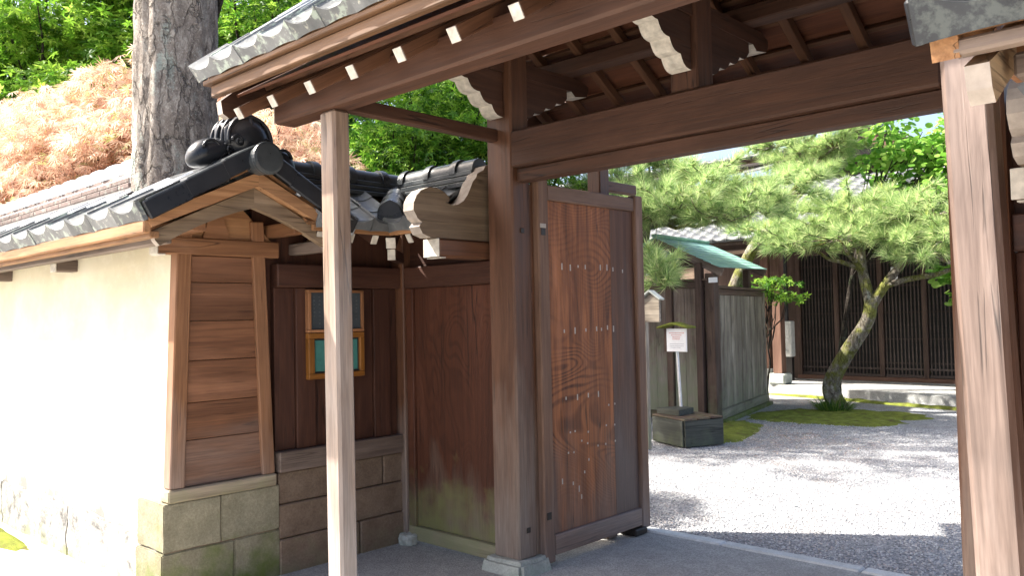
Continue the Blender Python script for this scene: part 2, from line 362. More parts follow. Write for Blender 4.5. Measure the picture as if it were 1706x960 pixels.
def rock(name, parent, mat, X, Y, Z, b=.015, amp=.010, cuts=4):
    s = [abs(X[1]-X[0]), abs(Y[1]-Y[0]), abs(Z[1]-Z[0])]; c = V(sum(X)/2, sum(Y)/2, sum(Z)/2)
    bm = bmesh.new(); bmesh.ops.create_cube(bm, size=1)
    for v in bm.verts: v.co = V(v.co.x*s[0], v.co.y*s[1], v.co.z*s[2])
    bmesh.ops.bevel(bm, geom=bm.edges[:], offset=b, segments=2, affect='EDGES')
    bmesh.ops.subdivide_edges(bm, edges=[e for e in bm.edges if e.calc_length() > .08], cuts=cuts, use_grid_fill=True)
    for v in bm.verts:
        q = v.co+c; v.co += noise.noise_vector(q*5)*amp+noise.noise_vector(q*17)*amp*.5
    me = bpy.data.meshes.new(name); bm.to_mesh(me); bm.free(); me.materials.append(M[mat])
    me.polygons.foreach_set('use_smooth', [True]*len(me.polygons)); me.set_sharp_from_angle(angle=R(28))
    return link(name, me, mat, parent, Matrix.Translation(c))
class MB:
    def __init__(s): s.v = []; s.f = []
    def tube(s, pts, rad, n_=8, caps=True):
        pts = [Vector(p) for p in pts]; b0 = len(s.v); pr = None
        for i, p in enumerate(pts):
            d = (pts[min(i+1, len(pts)-1)]-pts[max(i-1, 0)]).normalized()
            if pr is None: a = d.orthogonal().normalized()
            else: a = (pr-d*pr.dot(d)).normalized()
            pr = a; b = d.cross(a); r_ = rad[i] if hasattr(rad, '__len__') else rad
            for k in range(n_):
                t = 2*math.pi*k/n_; s.v.append(p+a*(math.cos(t)*r_)+b*(math.sin(t)*r_))
        for i in range(len(pts)-1):
            for k in range(n_):
                q = b0+i*n_; s.f.append((q+k, q+(k+1) % n_, q+n_+(k+1) % n_, q+n_+k))
        if caps:
            s.f.append(tuple(b0+k for k in range(n_))[::-1]); s.f.append(tuple(b0+(len(pts)-1)*n_+k for k in range(n_)))
    def box(s, c, sx, sy, sz, rot=None):
        b0 = len(s.v)
        for dx in(-.5, .5):
            for dy in(-.5, .5):
                for dz in(-.5, .5):
                    d = V(dx*sx, dy*sy, dz*sz)
                    if rot: d = rot @ d
                    s.v.append(Vector(c)+d)
        for q in((0, 1, 3, 2), (4, 6, 7, 5), (0, 4, 5, 1), (2, 3, 7, 6), (0, 2, 6, 4), (1, 5, 7, 3)): s.f.append(tuple(b0+i for i in q))
    def build(s, name, mat, parent=None, smooth=False, MW=None):
        me = bpy.data.meshes.new(name); me.from_pydata([tuple(v) for v in s.v], [], s.f)
        if smooth:
            me.polygons.foreach_set('use_smooth', [True]*len(me.polygons))
        me.materials.append(M[mat]); me.update()
        return link(name, me, mat, parent, MW or Matrix.Identity(4))

# ------------------------------------------------------------------ tiles
def tilemesh(w_, l, A, th, apron=0, segs=10, name='tile', mat='tile'):
    vs_, fs = [], []
    def prof(t): # sharp crest at both edges, broad trough
        u = abs(2*t-1); return A*(u**2.4)
    for row, y, in ((0, 0.), (1, l)):
        for i in range(segs+1):
            t = i/segs; x = (t-.5)*w_*1.04; z = prof(t)
            lift = .0 if row else th*.45
            vs_.append((x, y, z+lift)); vs_.append((x, y, z+lift-th))
    n_ = 2*(segs+1)
    for i in range(segs):
        a = 2*i; b = a+2
        fs.append((a, b, n_+b, n_+a)); fs.append((a+1, n_+a+1, n_+b+1, b+1)); fs.append((a, a+1, b+1, b))
        fs.append((n_+a, n_+b, n_+b+1, n_+a+1))
    fs.append((0, n_, n_+1, 1)); e = 2*segs; fs.append((e, e+1, n_+e+1, n_+e))
    if apron: # hanging front face
        b0 = len(vs_)
        for i in range(segs+1):
            t = i/segs; x = (t-.5)*w_*1.0; z = prof(t)+th*.4
            bot = -apron + .35*apron*abs(math.sin(math.pi*t))*.4
            vs_ += [(x, -.012, z), (x, -.012, bot), (x, .012, z-.004), (x, .012, bot)]
        for i in range(segs):
            a = b0+4*i; b = a+4
            fs += [(a, a+1, b+1, b), (a+2, b+2, b+3, a+3), (a+1, a+3, b+3, b+1), (a, b, b+2, a+2)]
        a = b0; fs.append((a, a+2, a+3, a+1)); a = b0+4*segs; fs.append((a, a+1, a+3, a+2))
    me = bpy.data.meshes.new(name); me.from_pydata(vs_, [], fs); me.materials.append(M[mat]); me.update()
    me.polygons.foreach_set('use_smooth', [True]*len(me.polygons)); me.set_sharp_from_angle(angle=R(40))
    return me
def lay(parent, mat, o, xd, ud, ncol, nrow, w_, ex, tm, em, skip=None, jit=.004, emat=None):
    """tiles from eave corner o along xd (columns) and up the slope ud (rows)"""
    xd = Vector(xd).normalized(); ud = Vector(ud).normalized(); nn = xd.cross(ud)
    if nn.z < 0: nn = -nn
    for r_ in range(nrow):
        for c_ in range(ncol):
            if skip and skip(c_, r_): continue
            p = Vector(o)+xd*(w_*(c_+.5)+random.uniform(-jit, jit))+ud*(ex*r_+random.uniform(-jit, jit))+nn*(.0)
            a = random.uniform(-.012, .012); x2 = (xd+nn*a).normalized(); n2 = x2.cross(ud).normalized()
            if n2.z < 0: n2 = -n2
            # keep a right-handed frame
            xx = ud.cross(n2)
            link('tile', em if r_ == 0 and em else tm, emat if r_ == 0 and emat else mat, parent, frame(p, xx, ud, n2))
def halfround(name, parent, mat, p0, p1, r_, band=0, n_=10, up=V(0, 0, 1), sink=.3, flare=1.0, crown=0):
    """barrel cap tile lying along p0-p1, with an optional raised band at its p0 end"""
    p0, p1 = Vector(p0), Vector(p1); d = (p1-p0); L = d.length; d.normalize(); s_ = d.cross(up).normalized(); u_ = s_.cross(d)
    vs_, fs = [], []
    st = [(0, r_)]
    if band: st = [(0, r_+band), (.035, r_+band*1.15), (.055, r_+band), (.056, r_*flare)]
    if crown: st = [(L*k/7, r_*(1-crown+crown*math.sin(math.pi*(.04+.92*k/7))**.6)) for k in range(7)]
    st += [(L, r_*(1-crown) if crown else r_)]
    for (t, q) in st:
        for k in range(n_+1):
            a = math.pi*k/n_ ; vs_.append((t, math.cos(a)*q, math.sin(a)*q))
        vs_.append((t, -q, -sink*r_)); vs_.append((t, q, -sink*r_))
    m_ = n_+3
    for i in range(len(st)-1):
        for k in range(m_): a = i*m_+k; b = i*m_+(k+1) % m_; fs.append((a, a+m_, b+m_, b))
    fs.append(tuple(range(m_))); fs.append(tuple(range((len(st)-1)*m_, len(st)*m_))[::-1])
    me = bpy.data.meshes.new(name); me.from_pydata(vs_, [], fs); me.materials.append(M[mat]); me.update()
    bm = bmesh.new(); bm.from_mesh(me); bmesh.ops.recalc_face_normals(bm, faces=bm.faces[:]); bm.to_mesh(me); bm.free()
    me.polygons.foreach_set('use_smooth', [True]*len(me.polygons)); me.set_sharp_from_angle(angle=R(45))
    return link(name, me, mat, parent, frame(p0, d, s_, u_))

# ================================================================== THE SETTING
def sheet(name, x0, x1, y0, y1, z, mat):
    me = bpy.data.meshes.new(name); me.from_pydata([(x0, y0, z), (x1, y0, z), (x1, y1, z), (x0, y1, z)], [], [(0, 1, 2, 3)]); me.materials.append(M[mat])
    return kind(link(name, me, mat, None, Matrix.Identity(4)), 'structure')
gr = sheet('ground', -150, 150, -150, 150, -.012, 'gravel'); gr['label'] = 'grey blue gravel covering the courtyard behind the gate'
ap = sheet('concrete_apron', -1.0, 3.6, -1.62, 1.20, -.004, 'concrete'); ap['label'] = 'smooth grey concrete floor under the gate'
stt = sheet('street', -40, 40, -9, -1.58, -.008, 'street'); stt['label'] = 'pale paving in front of the walls'
kb = kind(link('kerb', None, None, None, Matrix.Translation((0, 1.25, 0))), 'structure')
kb['label'] = 'row of pale kerb stones between concrete and gravel'
xk = -.95
while xk < 3.6:
    L = random.uniform(.78, .95); box('kerb_stone', kb, 'kerb', (xk, min(xk+L, 3.7)-.008), (1.2, 1.305), (-.06, .006), b=.01); xk += L

# ================================================================== THE GATE
W = 2.57
gate = thing('gate', 'large roofed timber gate with open doors in the middle of the picture', 'gate', (W/2, 0, 0))
for i, x in enumerate((0, W)):
    p = box('main_post', gate, 'gate', (x-.105, x+.105), (-.075, .085), (.07, 3.12), b=.012)
    # splayed foot stone
    bm = bmesh.new(); bmesh.ops.create_cube(bm, size=1)
    for v in bm.verts:
        k = 1.0 if v.co.z < 0 else .86
        v.co = V(v.co.x*.36*k, v.co.y*.30*k, v.co.z*.11)
    bmesh.ops.bevel(bm, geom=bm.edges[:], offset=.022, segments=2, affect='EDGES')
    bmesh.ops.subdivide_edges(bm, edges=[e for e in bm.edges if e.calc_length() > .1], cuts=3, use_grid_fill=True)
    for v in bm.verts: v.co += noise.noise_vector(v.co*9+V(i*5, 0, 0))*.007
    me = bpy.data.meshes.new('foot_stone'); bm.to_mesh(me); bm.free(); me.materials.append(M['stonegrey'])
    link('foot_stone', me, 'stonegrey', gate, Matrix.Translation((x+.005, -.0, .022)))
# lintels
box('lintel', gate, 'beam', (.106, W-.106), (-.085, .075), (2.39, 2.61), b=.012)
box('lower_lintel', gate, 'beam', (.106, W-.106), (-.035, .06), (2.31, 2.388), b=.006)
# rear posts and rear beam
for x in(0, W):
    box('rear_post', gate, 'gate', (x-.055, x+.055), (.85, .96), (0, 2.74), b=.008)
    beam('tie_rail', gate, 'beam', (x, .087, 2.60), (x, .848, 2.60), .05, .09)
box('rear_beam', gate, 'beam', (-.5, W+.5), (.84, .97), (2.74, 2.88), b=.01)
beam('stay_rail', gate, 'gate', (0, .97, 2.40), (0, 1.32, 2.40), .06, .07)
# front posts, lean of the right one follows the photograph
beam('front_post', gate, 'front', (.012, -1.24, -.0), (-.012, -1.24, 2.55), .125, .10, up=(0, 1, 0), b=.014)
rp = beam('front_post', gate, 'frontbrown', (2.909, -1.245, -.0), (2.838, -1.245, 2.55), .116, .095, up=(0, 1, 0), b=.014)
for x in(-.03, W+.03): beam('tie_rail', gate, 'beam', (x+(.0 if x < 1 else .20), -1.19, 2.605), (x, -.076, 2.60), .06, .075)
# front beam
box('front_beam', gate, 'beam', (-.46, 3.18), (-1.315, -1.185), (2.552, 2.70), b=.012)
box('beam_end_cap', gate, 'paintgrey', (-.472, -.4605), (-1.308, -1.192), (2.560, 2.692), b=.003)
# struts and bracket arms (run front to back)
S = .62   # roof pitch
def arm(x, name, pts, e2):
    poly(name, gate, 'beam', (x-.055, 0, 0), (0, 1, 0), (0, 0, 1), pts, .11, 'paintwhite', e2)
def scallop(p0, p1, n_, depth, k=5):
    p0, p1 = V(*p0), V(*p1); d = p1-p0; nrm = V(d.y, -d.x).normalized(); out = []
    for i in range(n_):
        for j in range(k):
            t = (i+j/k)/n_; out.append(tuple(p0+d*t+nrm*(depth*math.sin(math.pi*j/k))))
    out.append(tuple(p1)); return out
ridge_z = 3.46
for x in(0, W/2, W):
    if x == W/2: box('strut', gate, 'beam', (x-.08, x+.08), (-.07, .085), (2.612, 3.12), b=.01)
    sc_ = scallop((-.086, 2.70), (-.47, 2.94), 4, -.022)
    pts = [(-.086, 2.97)] + sc_ + [(-.47, 2.97)]
    arm(x, 'bracket_arm', pts, set(range(1, len(sc_))))
    sc_ = scallop((.09, 2.72), (.52, 2.92), 4, .02)
    pts = sc_ + [(.52, 2.975), (.09, 2.975)]
    arm(x, 'bracket_arm', pts, set(range(0, len(sc_)-1)))
    poly('bracket_beam', gate, 'beam', (x-.06, 0, 0), (0, 1, 0), (0, 0, 1),
         [(-.70, 2.975), (.56, 2.975), (.60, 2.945), (.72, 2.965), (.74, 3.0), (.74, 3.035), (.66, 3.065), (-.62, 3.065), (-.74, 3.03)], .12, 'paintwhite', {1, 2, 3, 8})
    box('king_post', gate, 'beam', (x-.06, x+.06), (-.06, .06), (3.122, 3.42), b=.008)
for y in(-.52, .52):
    box('purlin', gate, 'beam', (-.6, W+.6), (y-.06, y+.06), (3.0675, 3.16) if y > 0 else (3.0675, 3.16), b=.008)
box('ridge_beam', gate, 'beam', (-.6, W+.6), (-.055, .055), (3.422, 3.50), b=.008)
# rafters; white painted lower ends in front
def rz(y): return 2.702+S*(1.25-abs(y))      # underside of the rafters
for sgn in(-1, 1):
    ye = -1.50 if sgn < 0 else 1.16
    x = -.50+.02
    while x < W+.62:
        p0 = V(x, sgn*.0+sgn*.03, rz(.03)+.04); p1 = V(x, ye, rz(ye)+.04)
        rf = beam('rafter', gate, 'rafter', p1, p0, .052, .06, b=.004)
        d = (p1-p0).normalized()
        if sgn < 0: beam('painted_end', rf, 'paintwhite', p1+d*.0005, p1+d*.006, .051, .059, b=.001)
        x += .327
    # boards and battens above the rafters
    off = .078
    for k in range(9):
        ya, yb = k*.182+.01, (k+1)*.182
        if ya > (1.46 if sgn < 0 else 1.13): break
        yb = min(yb, 1.55 if sgn < 0 else 1.17)
        beam('sheathing_board', gate, 'soffit', (-.6, sgn*(ya+yb)/2, rz((ya+yb)/2)+off+.052), (W+.6, sgn*(ya+yb)/2, rz((ya+yb)/2)+off+.052), (yb-ya-.003)*math.hypot(1, S), .016, up=(0, sgn*S, 1), b=.002)
        if yb < 1.45: beam('batten', gate, 'rafter', (-.6, sgn*yb, rz(yb)+off+.021), (W+.6, sgn*yb, rz(yb)+off+.021), .03, .026, up=(0, sgn*S, 1), b=.003)
# eave fascia
def fasc(sgn):
    ye = 1.575 if sgn < 0 else 1.19; dz = 0 if sgn < 0 else (1.575-1.19)*.80
    box('fascia', gate, 'fascia', (-.60, W+.60), (sgn*ye-.02, sgn*ye+.02), (2.675+dz, 2.738+dz), b=.006)
    box('eave_board', gate, 'fascia', (-.64, W+.64), (sgn*(ye+.01)-.035, sgn*(ye+.01)+.035), (2.7395+dz, 2.765+dz), b=.004)
fasc(-1); fasc(1)
# bargeboards
for x in(-.64, W+.59):
    for sgn in(-1, 1):
        q = 1 if sgn < 0 else .755
        pts = [(0, 4.0)]+[(sgn*q*1.50*k/8, 3.36-q*.78*k/8-.05*math.sin(math.pi*k/8)) for k in range(9)]+[(sgn*q*1.535, 3.36-q*.76), (sgn*q*1.545, 3.36-q*.695)]
        poly('bargeboard', gate, 'beam', (x, 0, 0), (0, 1, 0), (0, 0, 1), pts, .05, 'paintgrey', {9, 10})
# roof covering
tg = tilemesh(.232, .27, .042, .02, 0, mat='tilegate'); tge = tilemesh(.232, .27, .042, .02, .05, mat='tilegate')
PS = .80
roof = poly('roof', gate, 'eave', (-.62, 0, 0), (0, 1, 0), (0, 0, 1), [(-1.60, 2.767), (0, 2.767+1.6*PS), (1.21, 2.767+.39*PS), (1.21, 2.785+.39*PS), (0, 2.785+1.6*PS+.02), (-1.60, 2.785)], W+1.24)
ud = V(0, 1, PS).normalized()
ncol = 17; wt = (W+1.34)/ncol
tg = tilemesh(wt, .27, .027, .007, 0, mat='tilegate'); tge = tilemesh(wt, .27, .042, .008, .052, mat='tilegate')
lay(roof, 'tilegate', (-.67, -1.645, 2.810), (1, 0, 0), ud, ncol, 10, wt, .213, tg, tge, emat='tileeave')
# rear slope: one joined covering
def tilestuff(name, parent, mat, o, xd, ud, ncol, nrow, w_, ex, tm):
    xd = Vector(xd).normalized(); ud = Vector(ud).normalized(); nn = xd.cross(ud)
    if nn.z < 0: nn = -nn
    base = [v.co.copy() for v in tm.vertices]; pf = [tuple(p.vertices) for p in tm.polygons]; mb = MB()
    for r_ in range(nrow):
        for c_ in range(ncol):
            p = Vector(o)+xd*(w_*(c_+.5))+ud*(ex*r_); b0 = len(mb.v); xx = ud.cross(nn)
            mb.v += [p+xx*q.x+ud*q.y+nn*q.z for q in base]; mb.f += [tuple(b0+i for i in q) for q in pf]
    return kind(mb.build(name, mat, parent, True), 'stuff')
tilestuff('rear_tiles', roof, 'tilegate', (W+.67, 1.25, 2.810+.395*PS), (-1, 0, 0), V(0, -1, PS), ncol, 7, wt, .213, tge)
for k in range(14): halfround('ridge_cap', roof, 'tiledark', (-.66+k*.279, 0, 4.22), (-.66+(k+1)*.279, 0, 4.22), .08, .014)
for z_, hw in((4.10, .12), (4.145, .11), (4.185, .10)): box('ridge_course', roof, 'tiledark', (-.66, W+.66), (-hw, hw), (z_, z_+.036), b=.004)

# carved wing boards beside the main posts, running front to back
def wingboard(xa, mirror=False):
    pts = [(.02, 1.972), (-.50, 1.972), (-.56, 1.99), (-.585, 2.03), (-.562, 2.055), (-.595, 2.075), (-.625, 2.12), (-.622, 2.165), (-.60, 2.205), (-.56, 2.24), (-.505, 2.262), (-.44, 2.262), (-.385, 2.243), (-.345, 2.212), (-.355, 2.19), (-.38, 2.185)]
    pts += [(-.33, 2.172), (-.28, 2.18), (-.235, 2.205), (-.20, 2.245), (-.175, 2.29), (-.155, 2.33), (-.125, 2.36), (-.115, 2.385), (-.085, 2.40), (-.06, 2.415), (-.045, 2.44), (.02, 2.46)]
    poly('carved_board', gate, 'carve', (xa, 0, 0), (0, 1, 0), (0, 0, 1), pts, .09, 'paintgrey', set(range(1, len(pts)-2)))
    bb = box('nosing_beam', gate, 'gate', (xa-.035, xa+.105), (-.445, .02), (1.862, 1.970), b=.012)
    box('painted_end', bb, 'paintwhite', (xa-.034, xa+.104), (-.452, -.4455), (1.863, 1.969), b=.003)
    box('painted_end', bb, 'paintwhite', (xa-.02, xa+.1057), (-.437, -.40), (1.855, 1.8615), b=.001)
wingboard(-.235); wingboard(W+.23)

# door leaves (swung open into the yard)
def leaf(x0, s):
    """s=+1: leaf at the left post; its face looks to +x"""
    d = thing_part('door', gate, (x0, .12, 0))
    X = lambda a, b: (min(x0+s*a, x0+s*b), max(x0+s*a, x0+s*b))
    box('stile', d, 'doorframe', X(.0, .07), (.115, .212), (.015, 2.35), b=.008)
    box('stile', d, 'doorframe', X(.0, .07), (1.135, 1.228), (.03, 2.335), b=.008)
    box('rail', d, 'doorframe', X(.004, .062), (.2125, 1.1345), (2.222, 2.315), b=.006)
    box('rail', d, 'doorframe', X(.004, .066), (.2125, 1.1345), (.052, .172), b=.006)
    box('panel_board', d, 'door', X(.015, .045), (.213, .8665), (.173, 2.221), b=.0015)
    box('panel_board', d, 'doorplain', X(.015, .0447), (.868, 1.134), (.173, 2.221), b=.0015)
    xs = x0+s*.0455
    if s > 0:
        NL = [(.357, 1.815), (.44, 1.81), (.519, 1.82), (.593, 1.819), (.753, 1.82), (.826, 1.822), (.893, 1.812), (1.002, 1.802), (.366, 1.408), (.473, 1.409), (.584, 1.41), (.698, 1.415), (.75, 1.41), (.816, 1.421), (.883, 1.411), (.368, .988), (.482, .986), (.593, .989), (.7, .988), (.315, .479), (.42, .451), (.478, .408), (.5, .355), (.537, .505), (.583, .578)]
        ND = [(.402, .772), (.449, .774), (.514, .706), (.583, .755), (.574, .683), (.681, .654), (.765, .655), (.871, .662), (.808, .907), (.875, .909), (.776, .776), (.869, .77), (.379, .647), (.433, .644)]
        for y, z in NL:
            hgt = random.uniform(.016, .042); box('nail_streak', d, 'nail', (xs-.001, xs+.001), (y-.0055, y+.0055), (z-hgt*.5, z+hgt*.5), b=.004)
        for y, z in ND: box('nail_head', d, 'nail', (xs-.001, xs+.002), (y-.006, y+.006), (z-.006, z+.006), b=.003)
    for z in(.30, 2.02):
        box('hinge', d, 'metal', X(-.03, .012), (.03, .16), (z-.03, z+.03), b=.003)
        box('hinge_plate', d, 'metal', X(.0705, .074), (.135, .175), (z-.022, z+.022), b=.001)
        box('bolt_surround', d, 'nail', X(.0702, .0725), (.128, .182), (z+.024, z+.05), b=.001) if z > 1 else None
    return d
def thing_part(name, parent, loc):
    return link(name, None, None, parent, Matrix.Translation(loc))
leaf(.07, 1); leaf(W-.07, -1)
for x in(0, W): box('jamb', gate, 'gate', (x-.095, x+.098), (.0855, .1135), (.05, 2.309), b=.003)
box('wedge_block', gate, 'metal', (.02, .16), (1.02, 1.16), (.0, .045), b=.008)
for z in(.24, 2.02): box('bolt', gate, 'metal', (.1055, .112), (-.01, .02), (z-.015, z+.015), b=.004)

# ================================================================== WALLS BESIDE THE GATE
def side(mx, tagset, xpost, xroof, group=None):
    """mx maps the left hand layout to either side"""
    flip = mx(1) < mx(0)
    bx = lambda n_, p, m_, X, Y, Z, **k: box(n_, p, m_, tuple(sorted((mx(X[0]), mx(X[1])))), Y, Z, **k)
    pt = lambda p: V(mx(p[0]), p[1], p[2])
    bmn = lambda n_, p, m_, a, b_, w_, h, **k: beam(n_, p, m_, pt(a), pt(b_), w_, h, **k)
    def pl(n_, p, m_, x, pts, t, m2=None, e2=()):
        x0 = mx(x) if not flip else mx(x+t)
        return poly(n_, p, m_, (x0, 0, 0), (0, 1, 0), (0, 0, 1), pts, t, m2, e2)
    XE = -8.0; pw = 'sill' if flip else 'paintwhite'
    # ---------------- plaster wall with its boarded gable end
    wl = thing('plaster_wall', tagset[0], 'wall', pt((-1.2, -1.3, 0)), group and group[0])
    bd = poly('plaster_body', wl, 'plaster', (mx(-1.085) if flip else mx(XE), 0, 0), (0, 1, 0), (0, 0, 1), [(-1.645, .30), (-.99, .30), (-1.05, 2.0), (-1.585, 2.0)], 8-1.085)
    # stone footing of the plaster face
    x = -1.09
    while x > XE:
        L = 1.4
        X2 = tuple(sorted((mx(x-L-.02), mx(x))))
        rock('wall_foot', wl, 'stonepale', X2, (-1.662, -1.3), (-.05, .33), .02, .02, 14); x -= L
    # gable end stones
    for (ya, yb, za, zb) in((-1.675, -1.355, .275, .53), (-1.345, -.985, .275, .53), (-1.685, -1.28, -.05, .265), (-1.27, -.98, -.05, .265)):
        rock('base_stone', wl, 'stone', tuple(sorted((mx(-1.34), mx(-.995+random.uniform(-.01, .002))))), (ya-.003, yb+.003), (za-.003, zb), .006, .0055)
    bx('base_filling', wl, 'stonetan', (-1.3, -1.012), (-1.66, -1.0), (-.05, .52), b=0)
    # timber end frame
    bx('sill_board', wl, 'sillmoss', (-1.10, -.99), (-1.655, -1.0), (.532, .602), b=.008)
    bmn('corner_post', wl, 'booth', (-1.045, -1.60, .603), (-1.045, -1.545, 2.02), .085, .085, up=(1, 0, 0), b=.006)
    bmn('corner_post', wl, 'booth', (-1.045, -1.045, .603), (-1.045, -1.105, 2.10), .082, .085, up=(1, 0, 0), b=.006)
    zs = [.603, .857, 1.064, 1.296, 1.518, 1.735, 1.886]
    for a, b_ in zip(zs, zs[1:]):
        k = (a-.6)/1.4; bx('plank', wl, 'boothplank', (-1.075, -1.024+random.uniform(-.002, .002)), (-1.585+.05*k, -1.06-.05*k), (a+.0015, b_-.0015), b=.003)
    yn = -1.70 if not flip else -1.60
    nk = bx('tie_beam', wl, 'booth', (-1.09, -.998), (yn, -.965), (1.888, 1.984), b=.006)
    bx('painted_end', nk, pw, (-1.092, -.996), (yn-.009, yn-.0005), (1.885, 1.98), b=.002)
    bx('painted_end', nk, pw, (-1.092, -.996), (yn, yn+.04), (1.8785, 1.8875), b=.002)
    pl('gable_board', wl, 'warm', -1.06, [(-1.60, 1.985), (-1.0, 1.985), (-1.3, 2.28)], .03)
    pl('gable_strut', wl, 'booth', -1.028, [(-1.44, 1.986), (-1.28, 1.986), (-1.32, 2.12), (-1.40, 2.12)], .02)
    for yy, zz in((-1.3, 2.16), (-1.60, 1.99), (-1.0, 2.01)):
        bx('purlin', wl, 'booth', (-1.5, -.72), (yy-.035, yy+.035), (zz, zz+.075), b=.005)
    # eaves: boards under the tiles
    P = .56; ey = -1.90; ez = 1.985
    for sg in(-1, 1):
        yE = -1.3+sg*.60
        if flip:
            bmn('eave_fascia', wl, 'sill', (-.68, yE-sg*.03, ez+.022), (XE, yE-sg*.03, ez+.022), .04, .032, b=.006)
            bmn('eave_purlin', wl, 'sill', (-.76, yE-sg*.16, ez-.005), (XE, yE-sg*.16, ez-.005), .06, .05, b=.006)
            continue
        bmn('eave_fascia', wl, 'warm', (-.66, yE, ez+.005), (XE, yE, ez+.005), .04, .065, b=.006)
        bmn('eave_lath', wl, 'eave', (-.66, yE-sg*.035, ez-.033), (XE, yE-sg*.035, ez-.033), .05, .032, b=.004)
        bmn('eave_purlin', wl, 'sill', (-.72, yE-sg*.12, ez-.035), (XE, yE-sg*.12, ez-.035), .06, .07, b=.006)
    for x in(-2.55, -3.95, -5.35, -6.75):
        if flip: break
        nb = bx('eave_nosing', wl, 'sill', (x-.05, x+.05), (-1.72, -1.56), (1.868, 1.948), b=.006)
        bx('painted_end', nb, pw, (x-.051, x+.051), (-1.728, -1.7205), (1.866, 1.946), b=.002)
    # bargeboards (front and rear), verge board, verge tiles
    for sg in(-1, 1):
        pts = [(-1.3, 2.245), (-1.3, 2.135)]+[(-1.3+sg*.525*t, 2.135-.235*t+.022*math.sin(math.pi*t)) for t in(.2, .4, .6, .8, 1)]+[(-1.3+sg*.548, 1.925), (-1.3+sg*.562, 1.972)]
        pl('bargeboard', wl, 'barge', -.74, pts, .045, 'paintgrey', {6, 7})
        pl('verge_board', wl, 'warm', -.695, [(-1.3, 2.325), (-1.3, 2.248), (-1.3+sg*.585, 1.985), (-1.3+sg*.60, 2.035)], .05)
        for k in range(3):
            a, b_ = .62-.205*k, .62-.205*(k+1)-.012
            pa = V(mx(-.625), -1.3+sg*a, 2.062+(.62-a)*P+.008*k); pb = V(mx(-.625), -1.3+sg*max(b_, .02), 2.062+(.62-max(b_, .02))*P+.008*k)
            vt = beam('verge_tile', wl, 'tileblack', pa, pb, .026, .095, b=.006)
            beam('flange', vt, 'tiledark', pa+V(mx(-.70)-mx(-.625), 0, .050), pb+V(mx(-.70)-mx(-.625), 0, .050), .17, .022, b=.006)
    # sheathing + tiles
    x0, x1 = sorted((mx(-.665), mx(XE)))
    rf = poly('roof', wl, 'eave', (x0, 0, 0), (0, 1, 0), (0, 0, 1), [(-1.91, 2.022), (-1.3, 2.355), (-.69, 2.022), (-.69, 2.042), (-1.3, 2.375), (-1.91, 2.042)], x1-x0)
    tw = .32; nc = int((8-.70)/tw)
    tm = tilemesh(tw, .25, .024, .006, 0); te = tilemesh(tw, .25, .052, .006, .055)
    xs = mx(-.625) if flip else mx(-.645)-nc*tw
    skip = None
    if not flip: skip = lambda c_, r_: r_ >= 2 and abs((xs+(c_+.5)*tw)+1.87) < .20
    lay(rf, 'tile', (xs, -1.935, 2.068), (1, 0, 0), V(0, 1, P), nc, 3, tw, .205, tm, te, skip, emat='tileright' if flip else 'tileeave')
    tilestuff('rear_tiles', rf, 'tile', (xs+nc*tw, -.665, 2.068), (-1, 0, 0), V(0, -1, P), nc, 3, tw, .205, te)
    # ridge: three courses of flat tiles with mortar, round caps
    def ridge(xa, xb, zoff):
        bx('mortar_core', rf, 'mortar', (xb, xa), (-1.385, -1.215), (2.29, 2.525+zoff), b=0)
        for j in range(3):
            x = xa-random.uniform(0, .15)*j; hw = .098-.006*j; first = True
            while x > xb+.05:
                L = random.uniform(.24, .32) if not first else random.uniform(.12, .3); first = False
                L = min(L, x-xb)
                bx('course_tile', rf, 'noshi', (x-L+.007, x), (-1.3-hw, -1.3+hw), (2.418+j*.038+zoff, 2.418+j*.038+.031+zoff), b=.003); x -= L
        x = xa
        while x > xb+.2:
            L = .285
            p = halfround('ridge_cap', rf, 'tile', pt((x, -1.3, 2.545+zoff)), pt((x-L*1.0, -1.3, 2.545+zoff)), .095, .0, crown=.38)
            bump_cap(p); x -= L
    if flip: ridge(-1.0, XE, -.02)
    else:
        ridge(-2.14, XE, 0.); bx('mortar_core', rf, 'tiledark', (-1.60, -.86), (-1.37, -1.23), (2.29, 2.42), b=.01)
    # ridge end ornament
    orn = thing_part('ridge_ornament', wl, pt((-.85, -1.3, 2.36)))
    blob('ornament_head', orn, 'tileblack', pt((-.83, -1.3, 2.515)), .15, .150, .155, 1, flip)
    for sg in(-1, 1):
        scroll('ornament_scroll', orn, 'tileblack', pt((-.82, -1.3+sg*.20, 2.435)), sg, flip)
    mb = MB(); mb.tube([pt((-.95, -1.3, 2.385)), pt((-.565, -1.3, 2.385))], .078, 24); mb.build('ridge_barrel', 'tiledark', orn, False)
    mb = MB(); mb.tube([pt((-.565, -1.3, 2.388)), pt((-.55, -1.3, 2.388)), pt((-.535, -1.3, 2.388)), pt((-.53, -1.3, 2.388))], [.088, .091, .088, .074], 28); mb.build('end_disc', 'tiledark', orn, False)

    # ---------------- recessed side wall next to the gate
    wg = thing('wing_wall', tagset[1], 'wall', pt((-1.05, -.5, 0)), group and group[1])
    XB = -1.03
    for j, (za, zb, cuts) in enumerate(((.0, .20, [-.985, -.40, 0.03]), (.205, .405, [-.985, -.62, .03]), (.41, .598, [-.985, -.2, .03]))):
        for a, b_ in zip(cuts, cuts[1:]): bx('base_stone', wg, 'stonetan', (-1.30, XB+.035-.006*j), (a+.004, b_-.004), (za-.03 if j == 0 else za, zb), b=.008)
    bx('sill_board', wg, 'sill', (-1.16, XB+.05), (-.985, .0), (.60, .722), b=.006)
    n_ = 7; yy = -.985
